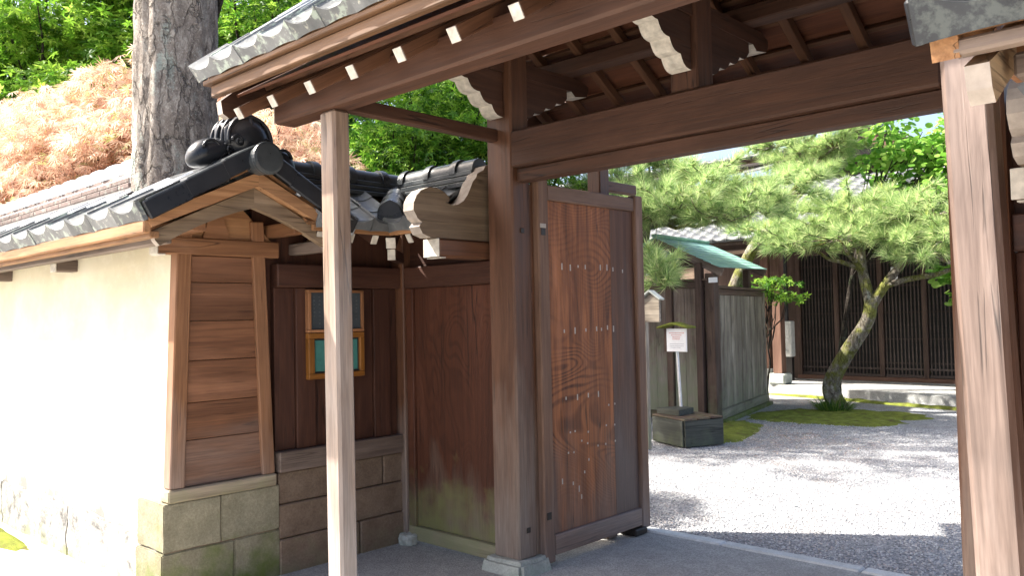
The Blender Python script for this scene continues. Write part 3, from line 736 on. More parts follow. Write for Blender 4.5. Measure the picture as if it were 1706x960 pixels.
    for k in range(n_):
        wd = .985/n_*random.uniform(.92, 1.08) if k < n_-1 else -.05-yy
        bx('wall_board', wg, 'dark', (XB-.05, XB+(.012 if k % 2 else -.006)), (yy+.002, yy+wd-.002), (.723, 1.712), b=.003); yy += wd
    bx('back_board', wg, 'dark', (XB-.08, XB-.051), (-1.10, 0.), (.723, 2.2), b=0)
    bx('top_beam', wg, 'dark', (XB-.05, XB+.045), (-.985, -.046), (1.713, 1.855), b=.006)
    bx('corner_post', wg, 'gate', (XB-.06, XB+.07), (-.045, .075), (.05, 2.2), b=.006)
    bx('top_beam', wg, 'dark', (XB+.0705, xpost), (-.04, .05), (1.713, 1.855), b=.006)
    bx('board_panel', wg, 'panelwood', (XB+.072, xpost), (.0, .03), (.115, 1.712), b=.004, axis=2)
    bx('panel_stile', wg, 'panelwood', (XB+.071, XB+.14), (-.025, -.0005), (.06, 1.712), b=.004)
    bx('bottom_rail', wg, 'sillmoss', (XB+.072, xpost), (-.03, .03), (.02, .113), b=.005)
    bx('upper_board', wg, 'dark', (XB+.07, xpost), (.02, .045), (1.856, 2.3), b=0)
    # eave rafters with white ends, eave boards
    for y in(-.88, -.66, -.48):
        r2 = bmn('rafter', wg, 'dark', (XB-.02, y, 2.20), (-.70, y, 2.005), .045, .06, b=.003)
        d = (pt((-.70, y, 2.005))-pt((XB-.02, y, 2.20))).normalized(); e = pt((-.70, y, 2.005)); beam('painted_end', r2, pw, e+d*.0005, e+d*.008, .044, .059, b=.001)
    for x in(-.50, -.30):
        if x+.03 > xroof: continue
        r2 = bmn('rafter', wg, 'dark', (x, -.02, 2.20), (x, -.36, 2.005), .045, .06, b=.003)
        e = pt((x, -.36, 2.005)); d = (e-pt((x, -.02, 2.20))).normalized(); beam('painted_end', r2, pw, e+d*.0005, e+d*.008, .044, .059, b=.001)
    hr = bmn('hip_rafter', wg, 'dark', (XB+.02, -.03, 2.17), (-.655, -.385, 1.985), .06, .07, b=.003)
    e = pt((-.655, -.385, 1.985)); d = (e-pt((XB+.02, -.03, 2.17))).normalized(); beam('painted_end', hr, pw, e+d*.0005, e+d*.009, .059, .069, b=.001)
    hk = bmn('hip_nosing', wg, 'dark', (XB+.1, -.09, 1.915), (-.70, -.345, 1.915), .05, .07, b=.003)
    e = pt((-.70, -.345, 1.915)); d = (e-pt((XB+.1, -.09, 1.915))).normalized(); beam('painted_end', hk, pw, e+d*.0005, e+d*.009, .049, .069, b=.001)
    bmn('eave_board', wg, 'warm', (-.665, -.95, 2.052), (-.665, -.385, 2.052), .03, .045, b=.004)
    bmn('eave_board', wg, 'warm', (-.665, -.385, 2.052), (xroof, -.385, 2.052), .03, .045, b=.004)
    # roof slabs
    a = [pt(p) for p in((-1.06, -.99, 2.33), (-1.06, .0, 2.33), (-.65, -.40, 2.08), (-.65, -.99, 2.08))]
    b_ = [pt(p) for p in((-1.06, 0., 2.33), (xroof, 0., 2.33), (xroof, -.40, 2.08), (-.65, -.40, 2.08))]
    vs_ = []; fs = []
    for q in(a, b_):
        i0 = len(vs_); vs_ += [tuple(p) for p in q]+[tuple(p-V(0, 0, .02)) for p in q]
        fs += [(i0, i0+1, i0+2, i0+3), (i0+7, i0+6, i0+5, i0+4)]+[(i0+k, i0+(k+1) % 4, i0+4+(k+1) % 4, i0+4+k) for k in range(4)]
    me = bpy.data.meshes.new('roof'); me.from_pydata(vs_, [], fs); me.materials.append(M['eave'])
    rw = link('roof', me, 'eave', wg, Matrix.Identity(4))
    t2 = tilemesh(.20, .24, .04, .018, 0); t2e = tilemesh(.20, .24, .04, .018, .05)
    sx = -1 if not flip else 1
    # slope falling towards the passage, then slope falling towards the street
    for k in range(3):
        for r_ in range(3):
            y = -.93+.19*k+.095
            if y > -.42+.19*r_: continue
            u_ = (pt((-1.06, 0, 2.33))-pt((-.65, 0, 2.08))).normalized(); p = pt((-.63, y, 2.095))+u_*.165*r_; xx = V(0, -sx*-1, 0); nn = xx.cross(u_)
            if nn.z < 0: xx = -xx; nn = -nn
            link('tile', t2e if r_ == 0 else t2, 'tilewing', rw, frame(p, xx, u_, nn))
    for k in range(3):
        for r_ in range(3):
            x = -.55+.20*k
            if x+.1 > xroof+.04: continue
            u_ = V(0, .41, .25).normalized(); p = pt((x, -.42, 2.095))+u_*.165*r_; xx = V(1, 0, 0)
            link('tile', t2e if r_ == 0 else t2, 'tilewing', rw, frame(p, xx, u_, xx.cross(u_)))
    # ridge with layered courses and banded barrel caps
    for j in range(3):
        hw = .10-.012*j; z = 2.325+j*.036
        bx('ridge_course', rw, 'tiledark', (-1.06-hw, -1.06+hw), (-.98+.02*j, hw), (z, z+.03), b=.004)
        bx('ridge_course', rw, 'tiledark', (-1.06+hw+.002, xroof), (-hw, hw), (z+.001, z+.031), b=.004)
    ys = [-.985, -.72, -.45, -.18]
    for y in ys: halfround('ridge_cap', rw, 'tiledark', pt((-1.06, y, 2.438)), pt((-1.06, y+.262, 2.438)), .068, .014)
    xs_ = [-.96, -.70, -.44, -.19]
    for x in xs_:
        if x+.1 > xroof: continue
        halfround('ridge_cap', rw, 'tiledark', pt((x, 0, 2.438)), pt((min(x+.255, xroof), 0, 2.438)), .068, .014)
    hd = (pt((-.655, -.385, 2.135))-pt((-1.0, -.05, 2.36)))
    for k in range(3):
        a_ = pt((-1.0, -.05, 2.36))+hd*((3-k)/3); c_ = pt((-1.0, -.05, 2.36))+hd*((2-k)/3)
        halfround('hip_cap', rw, 'tiledark', a_+V(0, 0, .018*(3-k)-.02), c_+V(0, 0, .018*(3-k)-.02), .068, .014)
    dh = V(hd.x, hd.y, 0).normalized(); sd = V(-dh.y, dh.x, 0)
    o_ = pt((-.655, -.385, 2.135))+dh*.005
    poly('hip_end_tile', rw, 'tileblack', o_, sd, V(0, 0, 1), [(-.075, -.09), (-.04, -.072), (0, -.065), (.04, -.072), (.075, -.09), (.078, .02), (.055, .075), (.02, .108), (0, .116), (-.02, .108), (-.055, .075), (-.078, .02)], .03)
    return wl, wg
def bump_cap(o): pass
def blob(name, parent, mat, c, rx, ry, rz_, sgn, flip):
    bm = bmesh.new(); bmesh.ops.create_uvsphere(bm, u_segments=40, v_segments=28, radius=1)
    for v in bm.verts:
        p = v.co.copy(); q = V(p.x*rx, p.y*ry, p.z*rz_)
        if p.z < -.45: q.z = -.45*rz_+(p.z+.45)*rz_*.25
        # raised bands across the dome and a brow over a snout-like boss
        bnd = (.013*max(0, math.cos(p.y*15))**3*(p.x < .55)+.016*math.exp(-((p.x-.55)/.10)**2))*(p.z > -.3)
        q += V(p.x, p.y, p.z)*bnd
        q.x *= (-1 if flip else 1); v.co = q
    bmesh.ops.recalc_face_normals(bm, faces=bm.faces[:])
    me = bpy.data.meshes.new(name); bm.to_mesh(me); bm.free(); me.materials.append(M[mat]); me.polygons.foreach_set('use_smooth', [True]*len(me.polygons))
    o = link(name, me, mat, parent, Matrix.Translation(c))
    fx = -1 if flip else 1
    mb = MB()
    for (xo, k) in((.015, 1.02), (.06, .97), (.10, .86), (-.06, .97)):
        mb.tube([Vector(c)+V(xo*fx, math.cos(R(a_))*ry*k, math.sin(R(a_))*rz_*k) for a_ in range(-15, 196, 10)], .011, 6)
    mb.tube([Vector(c)+V((.02+.105*math.sin(R(a_)))*fx, 0, .02+rz_*.98*math.cos(R(a_))) for a_ in range(0, 100, 10)], .013, 6)
    mb.build('raised_bands', mat, parent, True)
    # coiled bosses on the cheeks
    for s_ in(-1, 1):
        mb = MB()
        for q, (dy, dz, r_) in enumerate(((.085, -.02, .034), (.035, -.045, .028), (.12, -.06, .03))):
            ctr = Vector(c)+V((.12-.02*q)*(-1 if flip else 1), s_*dy, dz)
            pts, rad = [], []
            for k in range(22):
                a = k*.42; rr_ = r_*(1-k/26); pts.append(ctr+V((k*.0012)*(-1 if flip else 1), math.cos(a)*rr_*s_, math.sin(a)*rr_)); rad.append(.011*(1-k/40))
            mb.tube(pts, rad, 6)
        mb.build('coil', mat, parent, True)
    return o
def scroll(name, parent, mat, c, s_, flip):
    bm = bmesh.new(); bmesh.ops.create_uvsphere(bm, u_segments=28, v_segments=18, radius=1)
    for v in bm.verts:
        p = v.co; t = p.y*s_
        q = V(p.x*.09, math.copysign(abs(p.y)**.8, p.y)*.125, p.z*.078*(1+.12*t)-.045*t)
        v.co = V(-q.x if flip else q.x, q.y, q.z)
    bmesh.ops.recalc_face_normals(bm, faces=bm.faces[:])
    me = bpy.data.meshes.new(name); bm.to_mesh(me); bm.free(); me.materials.append(M[mat]); me.polygons.foreach_set('use_smooth', [True]*len(me.polygons))
    link(name, me, mat, parent, Matrix.Translation(c))
    mb = MB()
    for q in range(3):
        pts, rad = [], []
        ctr = Vector(c)+V(.055*(-1 if flip else 1), s_*(.01-.035*q), .008-.012*q)
        for k in range(20):
            a = k*.4+q; rr_ = (.056-.012*q)*(1-k/24); pts.append(ctr+V((.022-.006*q)*(-1 if flip else 1), math.cos(a)*rr_*s_, math.sin(a)*rr_)); rad.append(.0105*(1-k/36))
        mb.tube(pts, rad, 6)
    mb.build('coil', mat, parent, True)

wallL, wingL = side(lambda x: x, ('cream plaster wall with tiled roof and boarded gable end, left of the gate',
                       'dark board wall with small tiled roof between plaster wall and gate'), -.106, -.238)
wallR, wingR = side(lambda x: 2.3-x, ('wall whose tiled roof corner shows at the upper right edge',
                       'dark wall section just right of the right front post'), 2.3-(W+.106), 2.3-(W+.303))

# ------------------------------------------------------------------ notices on the recess wall
def notice(label, y0, y1, z0, z1, fm, pm, fr, gap):
    t = thing('notice_board', label, 'notice board', (-.985, (y0+y1)/2, z0))
    x = -1.016
    box('backing', t, fm, (x, x+.018), (y0+.005, y1-.005), (z0+.005, z1-.005), b=.002)
    for Z in((z0, z0+fr), (z1-fr, z1)): box('frame_rail', t, fm, (x, x+.04), (y0, y1), Z, b=.003)
    for Y in((y0, y0+fr*1.25), (y1-fr, y1)): box('frame_stile', t, fm, (x, x+.0395), Y, (z0+fr+.0005, z1-fr-.0005), b=.003)
    pn = box('panel', t, pm, (x+.0185, x+.024), (y0+fr*1.25+gap, y1-fr-gap), (z0+fr+gap, z1-fr-gap), b=.001)
    if gap: box('dark_border', t, 'black', (x+.0182, x+.0205), (y0+fr*1.25, y1-fr), (z0+fr, z1-fr), b=0)
    return t, pn, x+.0242
t, pn, xf = notice('upper dark slate notice board with thin brown frame and faint lettering', -.78, -.36, 1.432, 1.70, 'frame', 'slate', .018, 0)
mb = MB()
for c_ in range(9):
    y = -.73+.04*c_
    for k in range(random.randint(6, 9)): mb.box((xf+.0004, y+random.uniform(-.002, .002), 1.655-.024*k), .0006, random.uniform(.008, .014), random.uniform(.004, .012))
kind(mb.build('lettering', 'chalk', t), 'stuff')
t, pn, xf = notice('lower notice board with orange wooden frame and teal panel', -.78, -.36, 1.142, 1.428, 'orange', 'teal', .034, .012)

st_ = MB()
bm = bmesh.new(); bmesh.ops.create_icosphere(bm, subdivisions=3, radius=1)
for v in bm.verts:
    v.co = V(max(-.8, min(.8, v.co.x))*.075, max(-.75, min(.75, v.co.y))*.065, max(-.7, min(.7, v.co.z))*.05)+noise.noise_vector(v.co*2)*.012
me = bpy.data.meshes.new('corner_stone'); bm.to_mesh(me); bm.free(); me.materials.append(M['stonegrey'])
tag(link('corner_stone', me, 'stonegrey', None, Matrix.Translation((-.93, -.06, .028))), 'small pale stone at the foot of the recess corner post', 'stone')
#@@YARD
# ================================================================== THE COURTYARD
# ---- garden fence with copper roofed gateway
fn = thing('garden_fence', 'weathered board fence with small green copper roof, left side of courtyard', 'fence', (-2.33, 6.5, 0))
CF = V(-2.33, 6.48, 0); DF = (V(-2.965, 9.215, 0)-CF); LF = DF.length; DF.normalize()
NF = V(DF.y, -DF.x, 0)
box('corner_post', fn, 'fencepost', (CF.x-.07, CF.x+.07), (CF.y-.07, CF.y+.07), (0, 2.05), b=.008)
box('top_rail', fn, 'fencepost', (-5.2, CF.x-.071), (6.43, 6.53), (1.86, 1.95), b=.006)
box('cap_board', fn, 'fencepost', (-5.25, CF.x-.02), (6.39, 6.57), (1.952, 1.985), b=.005)
box('foot_rail', fn, 'fencepost', (-5.2, CF.x-.071), (6.44, 6.52), (.02, .13), b=.006)
x = CF.x-.072
k = 0
while x > -5.1:
    L = random.uniform(.17, .215)
    if k in(3, 9):
        box('fence_post', fn, 'fencepost', (x-.10, x), (6.42, 6.54), (0, 1.86), b=.006); x -= .102
    box('fence_board', fn, 'fence', (x-L+.005, x), (6.458+random.uniform(-.006, .006), 6.49), (.131, 1.858), b=.003); x -= L; k += 1
def fpt(t, o=0., z=0.): return CF+DF*t+NF*o+V(0, 0, z)
beam('foot_beam', fn, 'fencegreen', fpt(.08, .02, .10), fpt(LF-.05, .02, .10), .10, .12, b=.008)
beam('foot_plinth', fn, 'stone', fpt(.05, .03, .0), fpt(LF, .03, .0), .2, .08, b=.01)
beam('top_rail', fn, 'fencepost', fpt(.08, 0, 1.80), fpt(LF, 0, 1.80), .08, .08, b=.006)
beam('cap_board', fn, 'fencepost', fpt(.075, 0, 1.868), fpt(LF+.05, 0, 1.868), .16, .035, b=.004)
beam('end_post', fn, 'fencegreen', fpt(LF-.04, 0, 0), fpt(LF-.04, 0, 1.84), .09, .09, up=DF, b=.006)
t = .09
while t < LF-.1:
    L = min(random.uniform(.17, .33), LF-.09-t)
    beam('fence_board', fn, 'fencegreen', fpt(t+L/2, random.uniform(-.004, .01), .165), fpt(t+L/2, random.uniform(-.004, .01), 1.757), .03, L-.010, up=DF, b=.003); t += L
# copper roof (standing on the gateway posts)
cr = [V(-2.12, 6.33, 2.12), V(-2.62, 8.72, 2.12+.06)]
rid = [V(-3.10, 6.27, 2.60), V(-3.60, 8.6, 2.66)]
sl_ = (cr[0]-rid[0]); n_ = 9
for k in range(n_):
    for s_ in(0, 1):
        e0, e1 = (cr if s_ == 0 else [rid[0]*2-cr[0]+V(0, 0, 2*(cr[0].z-rid[0].z)), rid[1]*2-cr[1]+V(0, 0, 2*(cr[1].z-rid[1].z))])
        a0, a1 = e0.lerp(rid[0], k/n_), e1.lerp(rid[1], k/n_); b0, b1 = e0.lerp(rid[0], (k+1)/n_+.01), e1.lerp(rid[1], (k+1)/n_+.01)
        up = (rid[0]-e0).cross(rid[1]-rid[0]).normalized(); up = up if up.z > 0 else -up
        m0 = (a0+b0)/2+up*.0; m1 = (a1+b1)/2
        bb = beam('copper_sheet', fn, 'copper', m0+up*(.0), m1+up*.0, (a0-b0).length, .012, up=up+((e0-rid[0]).normalized()*-.045), b=.002)
for tt in(0.05, .95):
    for s_ in(0, 1):
        e = cr[0].lerp(cr[1], tt); q = rid[0].lerp(rid[1], tt)
        if s_: e = q*2-e+V(0, 0, 2*(e.z-q.z))
        beam('bargeboard', fn, 'sill', e+V(0, 0, -.07), q+V(0, 0, -.07), .035, .11, b=.004)
beam('ridge_roll', fn, 'copper', rid[0]+V(0, 0, .02), rid[1]+V(0, 0, .02), .09, .05, b=.015)
for s_ in(0.3, .75): beam('roof_tie', fn, 'fencepost', rid[0].lerp(rid[1], s_)+V(.55, 0, -.36), rid[0].lerp(rid[1], s_)+V(-.55, 0, -.36), .07, .09)
for q in(rid[0], rid[1]):
    for dx in(-.7, .62): beam('gateway_post', fn, 'house', V(q.x+dx, q.y+.14, 0), V(q.x+dx, q.y+.14, 2.2), .1, .1, up=(0, 1, 0))
bx_ = box('white_tag', fn, 'paper', (CF.x+.0, CF.x+.13), (CF.y-.085, CF.y-.0715), (1.92, 1.99), b=.002)

# ---- pale peaked marker board by the door
mk = thing('marker_board', 'tall pale green wooden board with peaked cap beside the open door', 'board', (-1.76, 4.12, 0))
poly('board', mk, 'fencegreen', (-1.84, 4.12, 0), (1, 0, 0), (0, 0, 1), [(0, 1.42), (.22, 1.42), (.22, 1.66), (.11, 1.74), (0, 1.66)], .035)
beam('cap', mk, 'stonegrey', (-1.87, 4.10, 1.665), (-1.728, 4.10, 1.768), .10, .018, b=.003); beam('cap', mk, 'stonegrey', (-1.732, 4.10, 1.768), (-1.59, 4.10, 1.665), .10, .018, b=.003)
box('post', mk, 'fencegreen', (-1.90, -1.83), (4.13, 4.19), (0, 1.5), b=.006)

# ---- wooden box and sign
wb = thing('wooden_box', 'low dark weathered wooden box at the foot of the sign', 'box', (-1.85, 4.75, 0))
A0, B0, C0 = V(-2.152, 4.693, 0), V(-1.574, 4.446, 0), V(-1.36, 4.95, 0)
u1 = (B0-A0); u2 = (C0-B0); D0 = A0+u2
for a, b_ in((A0, B0), (B0, C0), (C0, D0), (D0, A0)):
    dd = (b_-a).normalized(); beam('side_board', wb, 'boxwood', a+dd*.012+V(0, 0, .15), b_-dd*.012+V(0, 0, .15), .022, .29, b=.004)
cen = (A0+C0)/2
for k in range(3):
    q0 = A0+u2*((k+.02)/3); q1 = A0+u2*((k+.96)/3); m = (q0+q1)/2
    beam('lid_board', wb, 'fencepost', m-u1*.02+V(0, 0, .308+.004*k), m+u1*1.02+V(0, 0, .308+.004*k), (q1-q0).length, .022, b=.004)
poly('sloped_lid', wb, 'boxwood', A0+u2*.12+V(0, 0, .3225), u1, u2, [(0, 0), (.38, .05), (.26, .34), (.03, .36)], .07)
sg = thing('sign', 'white printed notice on thin white pole under a little mossy roof', 'sign', (-1.94, 4.98, .3))
beam('pole', sg, 'whitepost', (-1.93, 4.98, .32), (-1.965, 4.96, 1.32), .03, .03, up=(0, 1, 0))
sx_ = V(.985, -.12, 0).normalized()
pl_ = beam('panel', sg, 'paper', V(-1.93, 4.92, 1.19)-sx_*.15, V(-1.93, 4.92, 1.19)+sx_*.15, .012, .275, b=.002)
fo = V(-1.93, 4.92, 1.19)+V(-sx_.y, sx_.x, 0)*-.0075
mb = MB()
def line(mb, z, a, b_, h):
    x_ = a
    while x_ < b_:
        l_ = random.uniform(.008, .016); c_ = fo+sx_*(x_+l_/2)+V(0, 0, z); mb.box(c_, l_*.8, .0012, h*random.uniform(.7, 1), Matrix.Rotation(math.atan2(sx_.y, sx_.x), 3, 'Z')); x_ += l_+.003
for z, a, b_ in((.085, -.11, .11), (.06, -.075, .075), (.035, -.06, .06), (.012, -.06, .05)): line(mb, z, a, b_, .012)
kind(mb.build('red_lines', 'inkred', sg), 'stuff')
mb = MB()
for z, a, b_ in((-.045, -.1, .11), (-.07, -.1, .1), (-.09, -.09, .06)): line(mb, z, a, b_, .009)
kind(mb.build('grey_lines', 'inkgrey', sg), 'stuff')
mb = MB()
for s_ in(-1, 1):
    a = V(-1.945, 4.93, 1.395); e = a+sx_*(.235*s_)+V(0, 0, -.055)
    beam('sign_roof', sg, 'moss', a+V(0, 0, .0), e, .17, .022, b=.004)
box('crossbar', sg, 'fencepost', (-2.13, -2.09), (4.95, 4.98), (1.05, 1.33), b=.003)

# ---- house entrance with lattice doors
FY = 12.6; PZ = .15
hs = thing('entrance_hall', 'dark entrance hall with wooden lattice doors and stone platform behind the pine', 'house', (-1, FY, 0))
x = -6.2
pe = [V(-6.4, 11.75, 0), V(4.5, 8.6, 0)]     # front edge of the platform
vs_ = [(-6.4, 11.78, -.05), (3.9, 8.95, -.05), (3.9, 14, -.05), (-6.4, 14, -.05)]; vs_ += [(a, b_, PZ) for a, b_, c_ in vs_]
me = bpy.data.meshes.new('platform'); me.from_pydata(vs_, [], [(0, 1, 5, 4), (4, 5, 6, 7), (1, 2, 6, 5), (3, 0, 4, 7)]); me.materials.append(M['concrete'])
link('platform', me, 'concrete', hs, Matrix.Identity(4))
ST = [-3.86, -3.09, -2.25, -1.47, -.70, .08, .86]
for x in ST: box('door_stile', hs, 'house', (x-.045, x+.045), (FY-.03, FY+.07), (PZ+.08, 2.62), b=.005)
box('door_sill', hs, 'housewarm', (-3.9, 3.), (FY-.06, FY+.09), (PZ, PZ+.08), b=.006)
box('door_head', hs, 'house', (-3.9, 3.), (FY-.05, FY+.09), (2.62, 2.76), b=.006)
for a, b_ in zip(ST, ST[1:]):
    sc_ = box('door_panel', hs, 'black', (a+.045, b_-.045), (FY+.05, FY+.065), (PZ+.081, 2.619), b=0)
    mb = MB(); xx = a+.085
    while xx < b_-.06: mb.box((xx, FY+.015, (PZ+.081+2.619)/2), .022, .026, 2.619-PZ-.081); xx += .066
    for z in(.50, .95, 1.45, 1.95, 2.4): mb.box(((a+b_)/2, FY+.03, z), b_-a-.09, .018, .026)
    mb.box(((a+b_)/2, FY+.012, .39), b_-a-.09, .03, .035); mb.box(((a+b_)/2, FY+.012, .26), b_-a-.09, .03, .05)
    kind(mb.build('lattice', 'lattice', sc_), 'stuff')
box('side_wall', hs, 'house', (-6.2, -3.906), (FY-.02, FY+.08), (PZ, 2.76), b=.004)
for x, y in((-3.62, 11.16), (-4.45, 12.40), (2.6, 10.2)):
    box('porch_post', hs, 'housewarm', (x-.09, x+.09), (y-.09, y+.09), (PZ+.2, 2.72), b=.01)
    box('post_stone', hs, 'stonegrey', (x-.17, x+.17), (y-.17, y+.17), (PZ, PZ+.2), b=.03)
box('porch_beam', hs, 'house', (-6., 3.6), (11.0, 11.16), (2.72, 2.9), b=.008)
box('drain_pipe', hs, 'black', (-3.98, -3.92), (12.2, 12.26), (PZ, 2.7), b=.01)
box('lamp_plate', hs, 'paper', (-2.02, -1.90), (FY-.075, FY-.06), (2.05, 2.3), b=.004)
# porch roof
rf = poly('roof', hs, 'house', (-6.6, 0, 0), (0, 1, 0), (0, 0, 1), [(10.5, 2.78), (14.2, 4.25), (14.2, 4.32), (10.5, 2.86)], 10.6)
th_ = tilemesh(.29, .30, .05, .025, .05)
tilestuff('roof_tiles', rf, 'housetile', (-6.65, 10.45, 2.89), (1, 0, 0), V(0, 3.7, 1.46), 36, 16, .295, .25, th_)
# main house behind: gable looking to the gate, long wing on the left
mh = thing('main_house', 'large dark wooden house with tiled gable roof behind the entrance hall', 'house', (-3, 17, 0))
poly('wall', mh, 'house', (-6.0, 15.3, 0), (1, 0, 0), (0, 0, 1), [(0, 0), (5.6, 0), (5.6, 3.9), (2.8, 5.05), (0, 3.9)], -.15)
for s_ in(-1, 1):
    a = V(-3.2, 14.6, 5.42); e = V(-3.2+s_*3.0, 14.6, 4.02)
    beam('bargeboard', mh, 'housewarm' if s_ > 0 else 'house', a+V(0, 0, -.13), e+V(0, 0, -.13), .06, .22)
    q = poly('roof', mh, 'house', (0, 14.5, 0), (1, 0, 0), (0, 0, 1), [(-3.2, 5.42), (-3.2+s_*3.15, 3.95), (-3.2+s_*3.15, 4.03), (-3.2, 5.5)], -6)
    tilestuff('roof_tiles', q, 'housetile', (-3.2+s_*3.25, 14.4 if s_ < 0 else 20.4, 4.0) if s_ < 0 else (-3.2+s_*3.25, 20.5, 4.0), (0, 1, 0) if s_ < 0 else (0, -1, 0), V(-s_*3.15, 0, 1.47), 21, 14, .29, .25, th_)
    for k in range(8):
        pass
for k in range(20): halfround('ridge_cap', mh, 'housetile', (-3.2, 14.4+k*.31, 5.62), (-3.2, 14.4+(k+1)*.31, 5.62), .11, .015)
box('gable_louvre', mh, 'black', (-3.75, -2.65), (15.10, 15.14), (4.05, 4.55), b=.01)
for k in range(9): box('louvre_slat', mh, 'lattice', (-3.7+k*.125-.02, -3.7+k*.125+.02), (15.06, 15.10), (4.07, 4.53), b=.004)
wgx = thing('house_wing', 'grey walled house wing with low tiled roof and gutter pipe, far left of courtyard', 'house', (-10, 16, 0))
box('wall', wgx, 'stonetan', (-16, -6.2), (16.2, 16.4), (0, 5.0), b=0)
box('eave_fascia', wgx, 'housewarm', (-16.3, -5.2), (15.0, 15.1), (4.98, 5.22), b=.01)
box('gutter', wgx, 'metal', (-16.3, -5.15), (14.88, 14.99), (5.02, 5.12), b=.03)
mb = MB(); mb.tube([V(-5.4, 14.93, 5.0), V(-6.2, 15.0, 4.95), V(-6.3, 15.4, 4.8), V(-6.3, 16.1, 4.6), V(-6.3, 16.1, 0)], .045, 8); mb.build('gutter_pipe', 'meter', wgx, True)
q = poly('roof', wgx, 'house', (-16.4, 0, 0), (0, 1, 0), (0, 0, 1), [(14.9, 5.2), (19.4, 5.75), (19.4, 5.83), (14.9, 5.28)], 11.3)
tilestuff('roof_tiles', q, 'housetile', (-16.4, 14.85, 5.3), (1, 0, 0), V(0, 4.5, .55), 38, 17, .297, .27, th_)
for x in(-13, -10.6, -8.2):
    wn = box('window', wgx, 'housewarm', (x, x+1.3), (16.14, 16.2), (3.2, 4.5), b=.01); box('pane', wn, 'glass', (x+.06, x+.62), (16.125, 16.139), (3.27, 4.43), b=0); box('pane', wn, 'glass', (x+.68, x+1.24), (16.125, 16.139), (3.27, 4.43), b=0)
ms = thing('meter_box', 'pale grey utility box on dark stand beside the porch post', 'utility box', (-3.85, 12.0, PZ))
box('case', ms, 'meter', (-4.0, -3.72), (11.9, 12.08), (.62, 1.32), b=.015); box('cover', ms, 'meter', (-3.96, -3.76), (11.885, 11.899), (.9, 1.26), b=.006)
box('stand', ms, 'metal', (-3.98, -3.74), (11.95, 12.05), (PZ, .619), b=.005)
mb = MB(); mb.tube([V(-3.78, 11.88, .72), V(-3.9, 11.86, .78), V(-3.95, 11.87, .95)], .018, 8); mb.build('cable', 'meter', ms, True)

# ================================================================== VEGETATION
def tmpl_maple(lob=5, wd=.16, ang=125, shr=.6):
    v = [(0, 0, 0)]; f = []
    for k in range(lob):
        a = R(-ang+2*ang*k/(lob-1)); L = 1-(1-shr)*abs(k-(lob-1)/2)/((lob-1)/2); c, s_ = math.cos(a), math.sin(a)
        for (u_, q, z) in((.45*L, wd, .0), (L, 0, -.12), (.45*L, -wd, 0)): v.append((u_*c-q*s_, u_*s_+q*c, z))
        b0 = 1+3*k; f.append((0, b0+2, b0+1, b0))
    return np.array(v), np.array(f)
def tmpl_round():
    v = [(0, 0, 0)]; 
    for k in range(8):
        a = 2*math.pi*k/8; v.append((.5+.5*math.cos(a), .48*math.sin(a), -.06*math.cos(a)))
    return np.array(v[1:]), np.array([(0, 1, 2, 3), (0, 3, 4, 7), (4, 5, 6, 7)])
def tmpl_tuft(n_=16, L=1., wd=.035, spread=.9):
    v, f = [], []
    rg = np.random.default_rng(3)
    for k in range(n_):
        a = 2*math.pi*k/n_*2.4; sp = spread*math.sqrt((k+.5)/n_); d = V(math.cos(sp), math.sin(sp)*math.cos(a), math.sin(sp)*math.sin(a))
        s_ = d.orthogonal().normalized(); b0 = len(v); L_ = L*(.8+.3*rg.random())
        e = d*L_+V(0, 0, -.10*L_)
        v += [tuple(s_*-wd*.5), tuple(s_*wd*.5), tuple(e)]; f.append((b0, b0+1, b0+2))
    return np.array(v), np.array(f)
def scatter(name, tmpl, pos, fwd, upv, size, mat, parent, roll=.6):
    """copies of a template: local x along fwd, local z roughly along upv"""
    tv, tf = tmpl; n_ = len(pos); pos = np.asarray(pos); fwd = np.asarray(fwd, float)
    fwd /= np.linalg.norm(fwd, axis=1, keepdims=True)+1e-9
    up = np.asarray(upv, float)+RNG.normal(0, roll, (n_, 3)); side_ = np.cross(up, fwd); side_ /= np.linalg.norm(side_, axis=1, keepdims=True)+1e-9
    up = np.cross(fwd, side_); sz = np.asarray(size).reshape(-1, 1, 1)
    vv = pos[:, None, :]+sz*(tv[None, :, 0, None]*fwd[:, None]+tv[None, :, 1, None]*side_[:, None]+tv[None, :, 2, None]*up[:, None])
    ff = tf[None]+(np.arange(n_)*len(tv))[:, None, None]
    me = npmesh(name, vv.reshape(-1, 3), ff.reshape(-1, tf.shape[1]), mat)
    return link(name, me, mat, parent, Matrix.Identity(4))
TM5 = tmpl_maple(5, .15); TM7 = tmpl_maple(7, .04, 78, .65); TR = tmpl_round(); TT = tmpl_tuft(20, 1., .042, 1.0); TT2 = tmpl_tuft(7, 1., .09, .35)
def wander(a, b, n_=5, amp=.08):
    a, b = Vector(a), Vector(b); L = (b-a).length; o = []
    for k in range(n_+1):
        t = k/n_; o.append(a.lerp(b, t)+(noise.noise_vector(a*3+V(t*2.3, 1, 2))*amp*L*math.sin(math.pi*t)))
    return o
